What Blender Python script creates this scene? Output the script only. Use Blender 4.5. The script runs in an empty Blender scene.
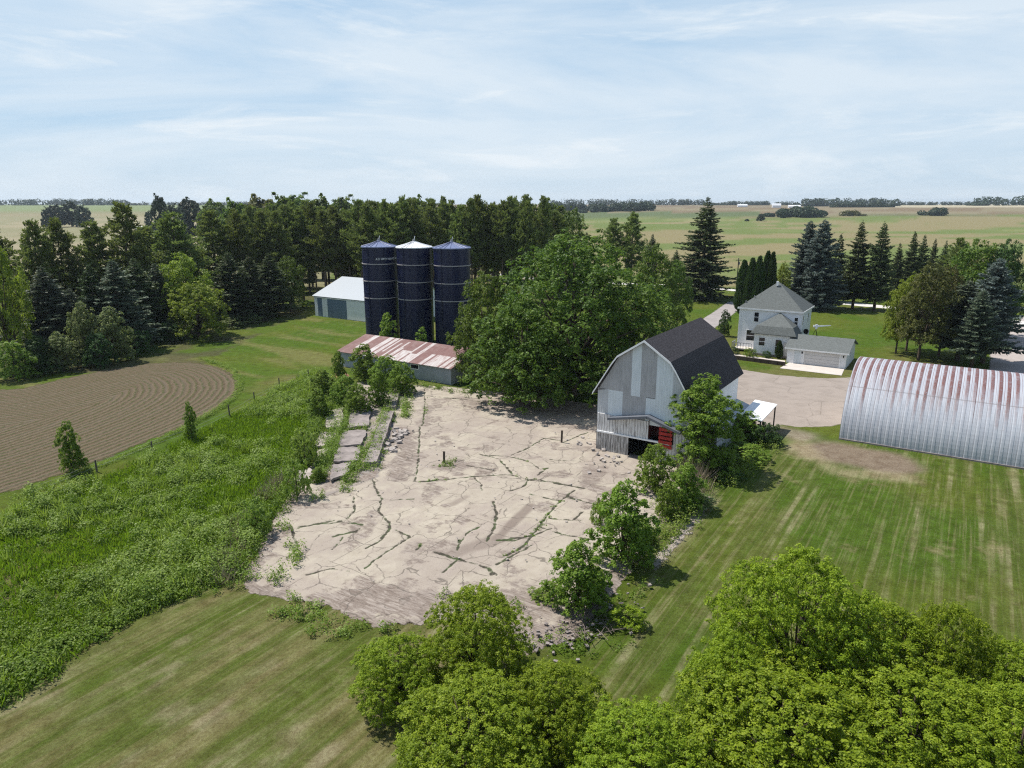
import bpy, math, random
import numpy as np
from mathutils import Vector, Matrix

random.seed(7)
scene = bpy.context.scene
COL = scene.collection
RAD = math.radians

# ------------------------------------------------------------------ camera model (used to turn photo measurements into ground points)
CH, CF, CP = 23.0, 700.0, RAD(14.42)
CC, CS = math.cos(CP), math.sin(CP)

def sstep(a, b, x):
    t = np.clip((np.asarray(x, float) - a) / (b - a), 0, 1)
    return t * t * (3 - 2 * t)

def vn(x, y, seed=0):
    """smooth value noise 0..1 on arrays"""
    r = np.random.default_rng(seed).random((256, 256))
    x = np.asarray(x, float); y = np.asarray(y, float)
    xi = np.floor(x).astype(int); yi = np.floor(y).astype(int)
    fx = x - xi; fy = y - yi
    fx = fx * fx * (3 - 2 * fx); fy = fy * fy * (3 - 2 * fy)
    a = r[xi & 255, yi & 255]; b = r[(xi + 1) & 255, yi & 255]
    c = r[xi & 255, (yi + 1) & 255]; d = r[(xi + 1) & 255, (yi + 1) & 255]
    return (a * (1 - fx) + b * fx) * (1 - fy) + (c * (1 - fx) + d * fx) * fy

def fbm(x, y, seed=0, o=4):
    s = 0; a = .5; t = 0
    x = np.asarray(x, float); y = np.asarray(y, float)
    for i in range(o):
        s = s + a * vn(x * 2 ** i + 17.3 * i, y * 2 ** i - 9.1 * i, seed + i); t += a; a *= .5
    return s / t

def terr(x, y):
    """terrain height: a flat farmyard, gently rising rolling fields beyond"""
    x = np.asarray(x, float); y = np.asarray(y, float)
    k = sstep(350, 1900, y) * 19.5
    w = sstep(260, 700, y) * (1 - sstep(1300, 1900, y))
    return k + w * (vn(x / 380 + 3, y / 300, 5) - .5) * 13.0

def ray(px, py):
    u = (px - 512) / CF; v = (384 - py) / CF
    return u, CC + v * CS, -CS + v * CC

def G(px, py, z=0.0):
    """ground point (at height z) seen at a photo pixel"""
    d = ray(px, py); t = (z - CH) / d[2]
    return d[0] * t, d[1] * t

def GX(px, Y, z=0.0):
    """x of the point at distance Y, height z, in photo column px"""
    return (px - 512) / CF * (Y * CC + (CH - z) * CS)

def ztop(py, Y):
    d = ray(512, py)
    return CH + d[2] / d[1] * Y

# ------------------------------------------------------------------ objects and tags
def tag(o, label=None, cat=None, group=None, kind=None):
    if label: o['label'] = label
    if cat: o['category'] = cat
    if group: o['group'] = group
    if kind: o['kind'] = kind
    return o

def empty(name, loc=(0, 0, 0), rz=0.0):
    o = bpy.data.objects.new(name, None); COL.objects.link(o)
    o.location = loc; o.rotation_euler = (0, 0, rz); o.empty_display_size = .2
    return o

def np_mesh(name, verts, faces, n=4, fattr=None, vattr=None, vcol=None, smooth=False):
    """fast mesh from arrays; faces all n-gons"""
    verts = np.asarray(verts, np.float32).reshape(-1, 3); faces = np.asarray(faces, np.int32).reshape(-1, n)
    me = bpy.data.meshes.new(name)
    me.vertices.add(len(verts)); me.vertices.foreach_set('co', verts.ravel())
    me.loops.add(faces.size); me.loops.foreach_set('vertex_index', faces.ravel())
    me.polygons.add(len(faces))
    me.polygons.foreach_set('loop_start', np.arange(0, faces.size, n, dtype=np.int32))
    me.polygons.foreach_set('use_smooth', np.full(len(faces), smooth, bool))
    me.update(calc_edges=True)
    for k, v in (fattr or {}).items():
        a = me.attributes.new(k, 'FLOAT', 'FACE'); a.data.foreach_set('value', np.asarray(v, np.float32))
    for k, v in (vattr or {}).items():
        a = me.attributes.new(k, 'FLOAT', 'POINT'); a.data.foreach_set('value', np.asarray(v, np.float32))
    for k, v in (vcol or {}).items():
        v = np.asarray(v, np.float32)
        if v.shape[1] == 3: v = np.concatenate([v, np.ones((len(v), 1), np.float32)], 1)
        a = me.attributes.new(k, 'FLOAT_COLOR', 'POINT'); a.data.foreach_set('color', v.ravel())
    return me

def put(name, me, mats, parent=None):
    o = bpy.data.objects.new(name, me); COL.objects.link(o)
    for m in (mats if isinstance(mats, (list, tuple)) else [mats]): me.materials.append(m)
    if parent is not None: o.parent = parent
    return o

class MB:
    """collects boxes, prisms and tubes for ONE mesh"""
    def __init__(s): s.v = []; s.f = []; s.m = []
    def add(s, vs, fs, m=0):
        k = len(s.v); s.v += [tuple(p) for p in vs]
        s.f += [tuple(i + k for i in f) for f in fs]; s.m += [m] * len(fs)
        return s
    def box(s, x0, x1, y0, y1, z0, z1, m=0):
        v = [(x0, y0, z0), (x1, y0, z0), (x1, y1, z0), (x0, y1, z0), (x0, y0, z1), (x1, y0, z1), (x1, y1, z1), (x0, y1, z1)]
        return s.add(v, [(3, 2, 1, 0), (4, 5, 6, 7), (0, 1, 5, 4), (1, 2, 6, 5), (2, 3, 7, 6), (3, 0, 4, 7)], m)
    def hexa(s, v, m=0):
        return s.add(v, [(3, 2, 1, 0), (4, 5, 6, 7), (0, 1, 5, 4), (1, 2, 6, 5), (2, 3, 7, 6), (3, 0, 4, 7)], m)
    def slab(s, quad, t, m=0):
        """quad (ccw from above) given thickness t downwards"""
        q = [Vector(p) for p in quad]
        n = (q[1] - q[0]).cross(q[-1] - q[0]).normalized()
        lo = [p - n * t for p in q]; k = len(q)
        return s.add(lo + q, [tuple(range(k - 1, -1, -1)), tuple(range(k, 2 * k))] + [(i, (i + 1) % k, k + (i + 1) % k, k + i) for i in range(k)], m)
    def prism(s, prof, y0, y1, m=0):
        """profile in x,z extruded along y"""
        k = len(prof)
        v = [(x, y0, z) for x, z in prof] + [(x, y1, z) for x, z in prof]
        return s.add(v, [tuple(range(k)), tuple(range(2 * k - 1, k - 1, -1))] + [(i + k, (i + 1) % k + k, (i + 1) % k, i) for i in range(k)], m)
    def tube(s, pts, rad, n=6, m=0):
        pts = [Vector(p) for p in pts]
        if not isinstance(rad, (list, tuple)): rad = [rad] * len(pts)
        rings = []
        for i, p in enumerate(pts):
            d = (pts[min(i + 1, len(pts) - 1)] - pts[max(i - 1, 0)]).normalized()
            a = d.cross(Vector((0, 0, 1)) if abs(d.z) < .9 else Vector((1, 0, 0))).normalized(); b = d.cross(a)
            rings += [tuple(p + (a * math.cos(2 * math.pi * j / n) + b * math.sin(2 * math.pi * j / n)) * rad[i]) for j in range(n)]
        fs = []
        for i in range(len(pts) - 1):
            for j in range(n):
                fs.append((i * n + j, i * n + (j + 1) % n, (i + 1) * n + (j + 1) % n, (i + 1) * n + j))
        fs.append(tuple(range(n - 1, -1, -1))); fs.append(tuple((len(pts) - 1) * n + j for j in range(n)))
        return s.add(rings, fs, m)
    def lathe(s, prof, n=48, m=0, cap=True):
        v = []; fs = []
        for r, z in prof:
            v += [(r * math.cos(2 * math.pi * j / n), r * math.sin(2 * math.pi * j / n), z) for j in range(n)]
        for i in range(len(prof) - 1):
            for j in range(n):
                fs.append((i * n + j, i * n + (j + 1) % n, (i + 1) * n + (j + 1) % n, (i + 1) * n + j))
        if cap:
            fs.append(tuple(range(n - 1, -1, -1))); fs.append(tuple((len(prof) - 1) * n + j for j in range(n)))
        return s.add(v, fs, m)
    def build(s, name, mats, parent=None, smooth=False, bevel=0):
        me = bpy.data.meshes.new(name); me.from_pydata(s.v, [], s.f); me.update()
        o = put(name, me, mats, parent)
        me.polygons.foreach_set('material_index', np.array(s.m, np.int32))
        if smooth:
            me.polygons.foreach_set('use_smooth', np.ones(len(s.f), bool))
            try: me.set_sharp_from_angle(angle=RAD(38))
            except Exception: pass
        if bevel:
            b = o.modifiers.new('bevel', 'BEVEL'); b.width = bevel; b.segments = 1; b.limit_method = 'ANGLE'
        return o

# ------------------------------------------------------------------ materials
def srgb(r, g, b):
    f = lambda c: (c / 255 / 12.92) if c / 255 <= .04045 else ((c / 255 + .055) / 1.055) ** 2.4
    return np.array([f(r), f(g), f(b)])

class NT:
    def __init__(s, name):
        s.mat = bpy.data.materials.new(name); s.mat.use_nodes = True
        s.t = s.mat.node_tree; s.t.nodes.clear()
        s.out = s.n('ShaderNodeOutputMaterial')
    def n(s, typ, **kw):
        nd = s.t.nodes.new(typ)
        for k, v in kw.items(): setattr(nd, k, v)
        return nd
    def set(s, sock, v):
        if isinstance(v, bpy.types.NodeSocket): s.t.links.new(v, sock)
        elif isinstance(v, (tuple, list, np.ndarray)) and len(v) == 3 and sock.type == 'RGBA': sock.default_value = (*[float(c) for c in v], 1)
        else: sock.default_value = v
    def math(s, op, a, b=None, c=None, clamp=False):
        nd = s.n('ShaderNodeMath', operation=op, use_clamp=clamp); s.set(nd.inputs[0], a)
        if b is not None: s.set(nd.inputs[1], b)
        if c is not None: s.set(nd.inputs[2], c)
        return nd.outputs[0]
    def mix(s, f, a, b, blend='MIX'):
        nd = s.n('ShaderNodeMix', data_type='RGBA', blend_type=blend)
        s.set(nd.inputs[0], f); s.set(nd.inputs[6], a); s.set(nd.inputs[7], b)
        return nd.outputs[2]
    def attr(s, name, out='Fac'):
        return s.n('ShaderNodeAttribute', attribute_name=name).outputs[out]
    def coord(s, out='Object'): return s.n('ShaderNodeTexCoord').outputs[out]
    def xyz(s, v):
        nd = s.n('ShaderNodeSeparateXYZ'); s.set(nd.inputs[0], v); return nd.outputs
    def mapping(s, v, scale=(1, 1, 1), rot=(0, 0, 0)):
        nd = s.n('ShaderNodeMapping'); s.set(nd.inputs[0], v); nd.inputs['Scale'].default_value = scale; nd.inputs['Rotation'].default_value = rot
        return nd.outputs[0]
    def noise(s, v, scale, detail=4, rough=.55):
        nd = s.n('ShaderNodeTexNoise'); s.set(nd.inputs['Vector'], v)
        nd.inputs['Scale'].default_value = scale; nd.inputs['Detail'].default_value = detail; nd.inputs['Roughness'].default_value = rough
        return nd.outputs[0]
    def voro(s, v, scale, feature='F1'):
        nd = s.n('ShaderNodeTexVoronoi', feature=feature); s.set(nd.inputs['Vector'], v); nd.inputs['Scale'].default_value = scale
        return nd.outputs['Distance']
    def rng(s, v, a, b, c=0., d=1., smooth=False):
        nd = s.n('ShaderNodeMapRange', interpolation_type='SMOOTHSTEP' if smooth else 'LINEAR')
        s.set(nd.inputs[0], v)
        for i, q in enumerate((a, b, c, d)): nd.inputs[i + 1].default_value = q
        return nd.outputs[0]
    def bump(s, h, strength=.5, dist=.05):
        nd = s.n('ShaderNodeBump'); s.set(nd.inputs['Height'], h); nd.inputs['Strength'].default_value = strength; nd.inputs['Distance'].default_value = dist
        return nd.outputs[0]
    def bsdf(s, color, rough=.8, spec=.3, normal=None, metallic=0.):
        b = s.n('ShaderNodeBsdfPrincipled'); s.set(b.inputs['Base Color'], color); s.set(b.inputs['Roughness'], rough)
        s.set(b.inputs['Specular IOR Level'], spec); s.set(b.inputs['Metallic'], metallic)
        if normal is not None: s.set(b.inputs['Normal'], normal)
        return b.outputs[0]
    def done(s, sh, alpha=None):
        if alpha is not None:
            m = s.n('ShaderNodeMixShader'); s.set(m.inputs[0], alpha)
            s.t.links.new(s.n('ShaderNodeBsdfTransparent').outputs[0], m.inputs[1]); s.t.links.new(sh, m.inputs[2]); sh = m.outputs[0]
        s.t.links.new(sh, s.out.inputs[0]); return s.mat

def simple(name, col, rough=.7, spec=.3, var=.25, scale=1.5, bump=.0, metallic=0., stretch=(1, 1, 1)):
    t = NT(name); c = t.mapping(t.coord(), stretch)
    n = t.noise(c, scale, 5, .6)
    f = t.rng(n, .3, .7, 1 - var, 1 + var)
    colr = t.mix(1., col, t.n('ShaderNodeCombineColor').outputs[0], 'MULTIPLY')
    cc = colr.node.inputs[7].links[0].from_node
    for i in range(3): t.set(cc.inputs[i], f)
    return t.done(t.bsdf(colr, rough, spec, t.bump(n, .5, bump) if bump else None, metallic))

def foliage(name, c0, c1, c2, transl=.35, rough=.55, spec=.25, lo=.82, hi=1.15, hue=.015):
    """leaves: per-leaf 'tint' attribute between three real leaf colours, object-to-object variation"""
    t = NT(name); a = t.attr('tint')
    col = t.mix(t.rng(a, 0, .5), c0, c1); col = t.mix(t.rng(a, .5, 1), col, c2)
    r = t.n('ShaderNodeObjectInfo').outputs['Random']
    hs = t.n('ShaderNodeHueSaturation'); t.set(hs.inputs['Hue'], t.rng(r, 0, 1, .5 - hue, .5 + hue)); t.set(hs.inputs['Value'], t.rng(r, 0, 1, lo, hi)); t.set(hs.inputs['Color'], col)
    col = hs.outputs[0]
    b = t.bsdf(col, rough, spec)
    tr = t.n('ShaderNodeBsdfTranslucent'); t.set(tr.inputs[0], t.mix(.35, col, (col_boost(c1))))
    m = t.n('ShaderNodeMixShader'); m.inputs[0].default_value = transl
    t.t.links.new(b, m.inputs[1]); t.t.links.new(tr.outputs[0], m.inputs[2])
    return t.done(m.outputs[0])

def col_boost(c): return (min(1, c[0] * 1.5), min(1, c[1] * 1.5), c[2] * .8)

M = {}
M['maple'] = foliage('maple_leaves', (.046, .086, .010), (.094, .150, .018), (.165, .225, .036), .44)
M['lime'] = foliage('lime_leaves', (.115, .175, .008), (.215, .300, .014), (.310, .390, .030), .45, hue=.006, lo=.92, hi=1.08)
M['bush'] = foliage('bush_leaves', (.072, .132, .012), (.145, .228, .024), (.235, .320, .050), .46, hue=.01, lo=.95, hi=1.22)
M['pale_bush'] = foliage('pale_shrub_leaves', (.09, .135, .04), (.18, .235, .075), (.31, .36, .17), .45)
M['dark_bush'] = foliage('dark_shrub_leaves', (.030, .066, .016), (.055, .108, .025), (.085, .15, .04), .4)
M['yellow'] = foliage('yellow_green_leaves', (.11, .155, .014), (.20, .26, .024), (.29, .345, .045), .45)
M['bronze'] = foliage('bronze_leaves', (.058, .064, .016), (.100, .106, .026), (.155, .150, .040), .4)
M['pine'] = foliage('pine_needles', (.062, .088, .022), (.128, .166, .042), (.215, .255, .075), .4, lo=.75, hi=1.35)
M['spruce'] = foliage('spruce_needles', (.036, .056, .020), (.070, .098, .036), (.115, .145, .060), .3)
M['blue'] = foliage('blue_spruce_needles', (.055, .078, .068), (.105, .138, .122), (.180, .22, .20), .25)
M['grey_spruce'] = foliage('grey_spruce_needles', (.044, .066, .040), (.086, .116, .072), (.150, .185, .120), .25)
M['far_wood'] = foliage('far_wood_leaves', (.018, .034, .014), (.028, .050, .020), (.045, .072, .030), .2)
M['cedar'] = foliage('cedar_sprays', (.022, .046, .013), (.042, .074, .018), (.066, .105, .028), .25)
M['weed'] = foliage('weed_leaves', (.095, .165, .016), (.190, .290, .036), (.330, .420, .130), .48, lo=1, hi=1)
M['grass'] = foliage('grass_blades', (.10, .200, .010), (.150, .275, .018), (.22, .335, .03), .45)
M['dry'] = foliage('dry_stalks', (.16, .13, .09), (.24, .2, .14), (.33, .28, .2), .2)
M['bark'] = simple('bark', (.085, .065, .05), .9, .1, .4, 3, .03, stretch=(1, 1, .25))
M['pine_bark'] = simple('pine_bark', (.12, .092, .072), .9, .1, .4, 3, .03, stretch=(1, 1, .3))
M['dead'] = simple('dead_twigs', (.16, .13, .11), .9, .1, .3, 4)

M['white_paint'] = simple('white_siding', (.74, .75, .77), .6, .3, .06, 1.2)
M['white_trim'] = simple('white_trim', (.78, .78, .78), .5, .3, .05, 2)
M['white_metal'] = simple('white_metal', (.76, .77, .78), .4, .4, .08, .8)
M['grey_metal'] = simple('grey_metal', (.30, .33, .37), .45, .4, .12, .9)
M['blue_door'] = simple('blue_grey_metal', (.13, .18, .25), .45, .4, .08, 1)
M['glass'] = simple('window_glass', (.012, .014, .018), .08, .6, .1, 1)
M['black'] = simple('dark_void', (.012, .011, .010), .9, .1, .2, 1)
M['dark_wood'] = simple('dark_timber', (.07, .055, .045), .85, .1, .35, 2, .01, stretch=(1, 1, .2))
M['post_wood'] = simple('weathered_post', (.12, .10, .085), .9, .1, .35, 4, .01, stretch=(1, 1, .2))
M['steel'] = simple('dull_steel', (.25, .25, .26), .45, .5, .15, 2)
M['red'] = simple('red_paint', (.34, .022, .016), .55, .3, .3, 3)
M['dark_red'] = simple('dark_red_boards', (.075, .02, .018), .8, .2, .35, 2, stretch=(4, 1, .3))
M['concrete_new'] = simple('pale_concrete', (.52, .47, .42), .85, .2, .1, .8, .01)
M['concrete_old'] = simple('grey_old_concrete', (.235, .205, .19), .92, .1, .35, 1.1, .05)
M['concrete_worn'] = simple('worn_pale_concrete', (.30, .262, .23), .92, .1, .4, 1.3, .05)
M['rubble'] = simple('broken_concrete', (.33, .295, .27), .92, .1, .3, 2.5, .05)
M['shingle'] = None

def shingles(name, col, var=.3, course=.16):
    t = NT(name); c = t.coord()
    n = t.noise(c, 5, 4, .7); n2 = t.noise(t.mapping(c, (2.2, 2.2, 9)), 1.6, 2)
    z = t.xyz(c)[2]
    saw = t.math('FRACT', t.math('DIVIDE', z, course))
    f = t.math('ADD', t.rng(n, .3, .7, -var, var), t.rng(n2, .3, .7, -var * .6, var * .6))
    f = t.math('ADD', f, 1.0)
    cc = t.n('ShaderNodeCombineColor')
    for i in range(3): t.set(cc.inputs[i], f)
    return t.done(t.bsdf(t.mix(1., col, cc.outputs[0], 'MULTIPLY'), .9, .15, t.bump(t.math('ADD', saw, n), .6, .03)))
M['dark_shingle'] = shingles('charcoal_shingles', (.050, .046, .050), .35)
M['grey_shingle'] = shingles('grey_green_shingles', (.125, .135, .130), .22)
M['siding'] = None
def lap_siding(name, col):
    t = NT(name); z = t.xyz(t.coord())[2]
    saw = t.math('FRACT', t.math('DIVIDE', z, .16))
    n = t.noise(t.coord(), 1.3, 4)
    cc = t.n('ShaderNodeCombineColor'); f = t.rng(n, .3, .7, .93, 1.05)
    for i in range(3): t.set(cc.inputs[i], f)
    return t.done(t.bsdf(t.mix(1., col, cc.outputs[0], 'MULTIPLY'), .55, .3, t.bump(saw, .25, .015)))
M['siding'] = lap_siding('white_lap_siding', (.76, .77, .79))

def boards(name, col, dark, width=.3, wear=.5):
    """old vertical boards, joints and peeled paint"""
    t = NT(name); c = t.coord(); x = t.xyz(c)[0]
    fr = t.math('FRACT', t.math('DIVIDE', x, width))
    joint = t.math('LESS_THAN', fr, .09)
    n = t.noise(t.mapping(c, (6, 6, .8)), 1.4, 6, .7)
    peel = t.rng(n, wear - .05, wear + .12)
    colr = t.mix(t.math('MULTIPLY', peel, .8), col, dark)
    colr = t.mix(joint, colr, (.03, .026, .024))
    return t.done(t.bsdf(colr, .85, .15, t.bump(n, .4, .02)))
M['old_boards'] = boards('peeling_white_boards', (.66, .65, .64), (.20, .18, .165), .28, .52)
M['worn_boards'] = boards('worn_grey_boards', (.52, .50, .48), (.11, .10, .09), .26, .47)

def metal_panel(name, col, rib=.23, var=.1):
    t = NT(name); c = t.coord(); x = t.xyz(c)[0]
    fr = t.math('FRACT', t.math('DIVIDE', x, rib))
    h = t.math('ABSOLUTE', t.math('SUBTRACT', fr, .5))
    n = t.noise(t.mapping(c, (3, 3, .5)), 1.1, 5, .65)
    cc = t.n('ShaderNodeCombineColor'); f = t.rng(n, .3, .7, 1 - var, 1 + var)
    for i in range(3): t.set(cc.inputs[i], f)
    return t.done(t.bsdf(t.mix(1., col, cc.outputs[0], 'MULTIPLY'), .45, .45, t.bump(h, .8, .03)))
M['galv_dark'] = metal_panel('weathered_galvanised_sheet', (.34, .345, .355), .2, .2)
M['galv_mid'] = metal_panel('dull_galvanised_sheet', (.44, .46, .48), .2, .15)
M['galv_light'] = metal_panel('newer_pale_sheet', (.58, .63, .66), .25, .1)
M['shed_roof'] = metal_panel('pale_galvalume_sheet', (.36, .39, .41), .3, .05)
M['slate'] = simple('dark_slate_trim', (.12, .13, .15), .6, .3, .15, 1)
M['door_grey'] = simple('off_white_door', (.55, .54, .53), .6, .3, .05, 1)
M['white_ribbed'] = metal_panel('white_ribbed_sheet', (.74, .77, .79), .3, .05)

# ------------------------------------------------------------------ polygons / sheets
def px_poly(pts): return np.array([G(*p) for p in pts])

def smooth_poly(P, it=2):
    P = np.asarray(P, float)
    for _ in range(it):
        Q = np.roll(P, -1, 0); P = np.stack([.75 * P + .25 * Q, .25 * P + .75 * Q], 1).reshape(-1, 2)
    return P

def seg_dist(X, Y, A, B):
    d = B - A; L = (d ** 2).sum() + 1e-12
    t = np.clip(((X - A[0]) * d[0] + (Y - A[1]) * d[1]) / L, 0, 1)
    return np.hypot(X - A[0] - t * d[0], Y - A[1] - t * d[1])

def line_dist(X, Y, P):
    D = np.full(np.shape(X), 1e9)
    for A, B in zip(P[:-1], P[1:]): D = np.minimum(D, seg_dist(X, Y, np.asarray(A), np.asarray(B)))
    return D

def inside(X, Y, P):
    c = np.zeros(np.shape(X), bool)
    for (x0, y0), (x1, y1) in zip(P, np.roll(P, -1, 0)):
        k = ((y0 > Y) != (y1 > Y))
        c ^= k & (X < (x1 - x0) * (Y - y0) / (y1 - y0 + 1e-12) + x0)
    return c

def sdist(X, Y, P):
    D = line_dist(X, Y, np.vstack([P, P[:1]]))
    return np.where(inside(X, Y, P), D, -D)

def sheet(name, P, z, res, margin, mat, fn=None, kind='structure'):
    x0, y0 = P.min(0) - margin - res; x1, y1 = P.max(0) + margin + res
    xs = np.arange(x0, x1 + res, res); ys = np.arange(y0, y1 + res, res)
    X, Y = np.meshgrid(xs, ys); nx = len(xs)
    sd = sdist(X, Y, P)
    keep = sd > -margin
    cell = keep[:-1, :-1] & keep[1:, :-1] & keep[:-1, 1:] & keep[1:, 1:]
    j, i = np.nonzero(cell)
    F = np.stack([j * nx + i, j * nx + i + 1, (j + 1) * nx + i + 1, (j + 1) * nx + i], 1)
    used = np.unique(F); remap = np.zeros(X.size, int); remap[used] = np.arange(len(used))
    x = X.ravel()[used]; y = Y.ravel()[used]; s = sd.ravel()[used]
    zz = np.full(len(x), z) + terr(x, y); att = {'edge': s}; cols = {}
    if fn:
        r = fn(x, y, s)
        if 'z' in r: zz = zz + r.pop('z')
        for k, v in r.items():
            (cols if getattr(v, 'ndim', 1) == 2 else att)[k] = v
    o = put(name, np_mesh(name, np.stack([x, y, zz], 1), remap[F], 4, None, att, cols, True), mat)
    o['kind'] = kind
    return o

def ragged_alpha(t, amp=.5, scale=1.2, soft=.25):
    n = t.noise(t.coord(), scale, 5, .65)
    e = t.math('ADD', t.attr('edge'), t.math('MULTIPLY', t.math('SUBTRACT', n, .5), amp * 2))
    return t.rng(e, 0, soft)

BA = RAD(-33.0)                                   # all the farm buildings share this heading
BU = np.array([math.cos(BA), math.sin(BA)]); BV = np.array([-BU[1], BU[0]])
def uv(x, y): return x * BU[0] + y * BU[1], x * BV[0] + y * BV[1]
def local(org, p): 
    d = np.array(p[:2]) - np.array(org[:2]); return float(d @ BU), float(d @ BV)

# ------------------------------------------------------------------ GROUND
def build_ground():
    ys = [-40.]
    while ys[-1] < 7000:
        y = ys[-1]; ys.append(y + max(.4 if 24 < y < 60 else (.5 if y > 20 else 4), min(max(y, 0) ** 2 / 16100 * 1.3, 70)))
    ys = np.array(ys); a = np.linspace(-1.7, 1.7, 640); a = np.sign(a) * (np.abs(a) / 1.7) ** 1.25 * 1.7
    Yg, A = np.meshgrid(ys, a, indexing='ij'); Xg = A * (np.maximum(Yg, 0) + 60)
    x = Xg.ravel(); y = Yg.ravel(); z = terr(x, y); n = len(a)
    j, i = np.meshgrid(np.arange(len(ys) - 1), np.arange(n - 1), indexing='ij')
    F = np.stack([j * n + i, j * n + i + 1, (j + 1) * n + i + 1, (j + 1) * n + i], -1).reshape(-1, 4)
    # photo position of each vertex, used only to lay the measured field boundaries on the land
    dep = y * CC + (CH - z) * CS; up = y * CS + (z - CH) * CC
    ok = dep > 5; dd = np.where(ok, dep, 5)
    px = 512 + CF * x / dd; py = 384 - CF * up / dd
    lush = np.array([.060, .103, .010]); mid = np.array([.086, .110, .015]); dry = np.array([.150, .130, .052]); straw = np.array([.30, .25, .15])
    L = lambda k, c0, c1: c0 * (1 - k[:, None]) + c1 * k[:, None]
    s, t = uv(x, y)
    n1 = fbm(x / 9, y / 9, 1); n2 = fbm(x / 3, y / 3, 2); n3 = fbm(x / 30, y / 30, 3)
    c = L(sstep(.35, .65, n1), np.tile(lush, (len(x), 1)), mid)
    c = L(sstep(.52, .75, n3 * .6 + n2 * .4) * .6, c, dry)
    # upper left lawn: faint dry bands
    ul = ((x < -10) & (y > 80)).astype(float)
    bd = fbm(s / 14, t / 2.2, 8)
    c = L(ul * sstep(.5, .68, bd) * .75, c, np.array([.15, .145, .05]))
    c = L(ul * (1 - sstep(.3, .48, bd)) * .7, c, np.array([.066, .112, .010]))
    # right lawn: mowing lines along the building heading
    rl = ((x > 4) & (y < 66)).astype(float)
    st = fbm(s / .55, t / 9, 11, 2); wide = fbm(s / 2.4, t / 16, 12, 3)
    c = L(rl * sstep(.4, .65, wide) * .6, c, np.array([.10, .11, .03]))
    def spot(P, r0, r1): return 1 - sstep(r0, r1, line_dist(x, y, [G(*p) for p in P]) + (n2 - .5) * 2.2)
    bare = spot([(830, 452), (885, 463)], 2.0, 4.2); rl = rl * (1 - bare)
    c = L(bare, c, np.array([.20, .155, .11]))
    c = L(spot([(798, 438), (806, 455), (840, 472), (905, 478)], .2, 1.8) * .7, c, straw)
    c = L(spot([(640, 560), (700, 500), (690, 495)], .2, 2.0) * .55, c, straw * .9)
    c = L(spot([(770, 428), (800, 436)], .5, 2.5) * .8, c, np.array([.24, .2, .15]))
    # dry mown grass at lower left
    ll = ((x < 2) & (y < 42)).astype(float)
    c = L(ll, c, L(sstep(.35, .68, fbm(s / 1.6, t / 7, 21)), np.tile(np.array([.082, .104, .018]), (len(x), 1)), np.array([.150, .136, .052])))
    c = L(ll * sstep(.62, .78, fbm(s / 1.2, t / 3, 22)) * .7, c, straw * .85)
    c = L(ll * sstep(.6, .8, fbm(x / 5, y / 5, 23)) * .6, c, np.array([.07, .105, .018]))
    # grove floor
    gv = ((x < -46) & (y > 96) | ((y > 172) & (y < 240) & (x < 20))).astype(float) * sstep(.3, .6, n2) * (y < 250)
    c = L(gv * .7, c, np.array([.07, .06, .035]))
    # far fields
    far = sstep(196, 206, y)
    green = srgb(118, 132, 74) / 1.5; tan = srgb(150, 140, 102) / 1.5; brown = srgb(136, 120, 96) / 1.5; pale = srgb(196, 186, 158) / 1.5; dkg = srgb(100, 112, 76) / 1.5
    fs = fbm((x + .9 * y) / 150 + .8 * fbm(x / 90, y / 90, 35), (y - .55 * x) / 48 + 1.2 * fbm(x / 110, y / 110, 36), 31, 4); fs2 = fbm((x - y * .6) / 70, (y + .3 * x) / 70, 33, 4)
    f = L(sstep(.49, .57, fs), np.tile(green, (len(x), 1)), tan)
    f = L(sstep(.55, .72, fs2) * .6, f, np.array(srgb(150, 150, 100) / 1.5))
    e1 = 217 + np.where(px > 500, (px - 760) * -.012, -2) + (px > 980) * 0
    e1 = e1 + (vn(x / 160, y * 0, 37) - .5) * 1.6; k1 = 1 - sstep(-.7, .7, py - e1)
    b = L(sstep(.4, .6, fs), np.tile(brown, (len(x), 1)), srgb(150, 140, 112) / 1.5)
    b = L((1 - sstep(206.8, 207.8, py)) * sstep(860, 900, px), b, np.array(pale)); b = L(((px > 560) & (px < 760) & (py > 212)).astype(float), b, np.array(dkg * 1.1))
    b = L((px < 330).astype(float) * (1 - sstep(211.5, 213, py)), b, np.array(srgb(134, 146, 100) / 1.5))
    f = L(k1, f, b)
    f = L((px < 330).astype(float) * sstep(214, 216, py), f, L(sstep(.4, .6, fs2), np.tile(srgb(150, 146, 112) / 1.5, (len(x), 1)), srgb(166, 156, 126) / 1.5))
    f = L(((px > 700) & (px < 1100)).astype(float) * (1 - sstep(.4, 1.3, np.abs(py - e1))) * .6, f, np.array(srgb(92, 105, 70) / 1.5))
    c = L(far, c, f)
    # verge beyond the gravel road
    c = L(sstep(150, 175, y + .75 * x * .55) * (1 - far) * 0, c, lush)
    t_ = NT('ground_cover'); co = t_.coord()
    big = t_.noise(co, .9, 6, .7); fine = t_.noise(co, 6, 6, .75); vf = t_.noise(co, 22, 3, .8)
    near = t_.math('SUBTRACT', 1.0, t_.rng(t_.xyz(co)[1], 120, 320))
    fac = t_.math('ADD', t_.rng(fine, .25, .75, .55, 1.45), t_.math('MULTIPLY', t_.rng(vf, .25, .75, -.4, .4), near))
    fac = t_.math('MULTIPLY', fac, t_.rng(big, .3, .7, .68, 1.32))
    cc = t_.n('ShaderNodeCombineColor')
    t_.set(cc.inputs[0], t_.math('POWER', fac, .85)); t_.set(cc.inputs[1], fac); t_.set(cc.inputs[2], t_.math('POWER', fac, 1.1))
    gc = t_.attr('gcol', 'Color')
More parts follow.
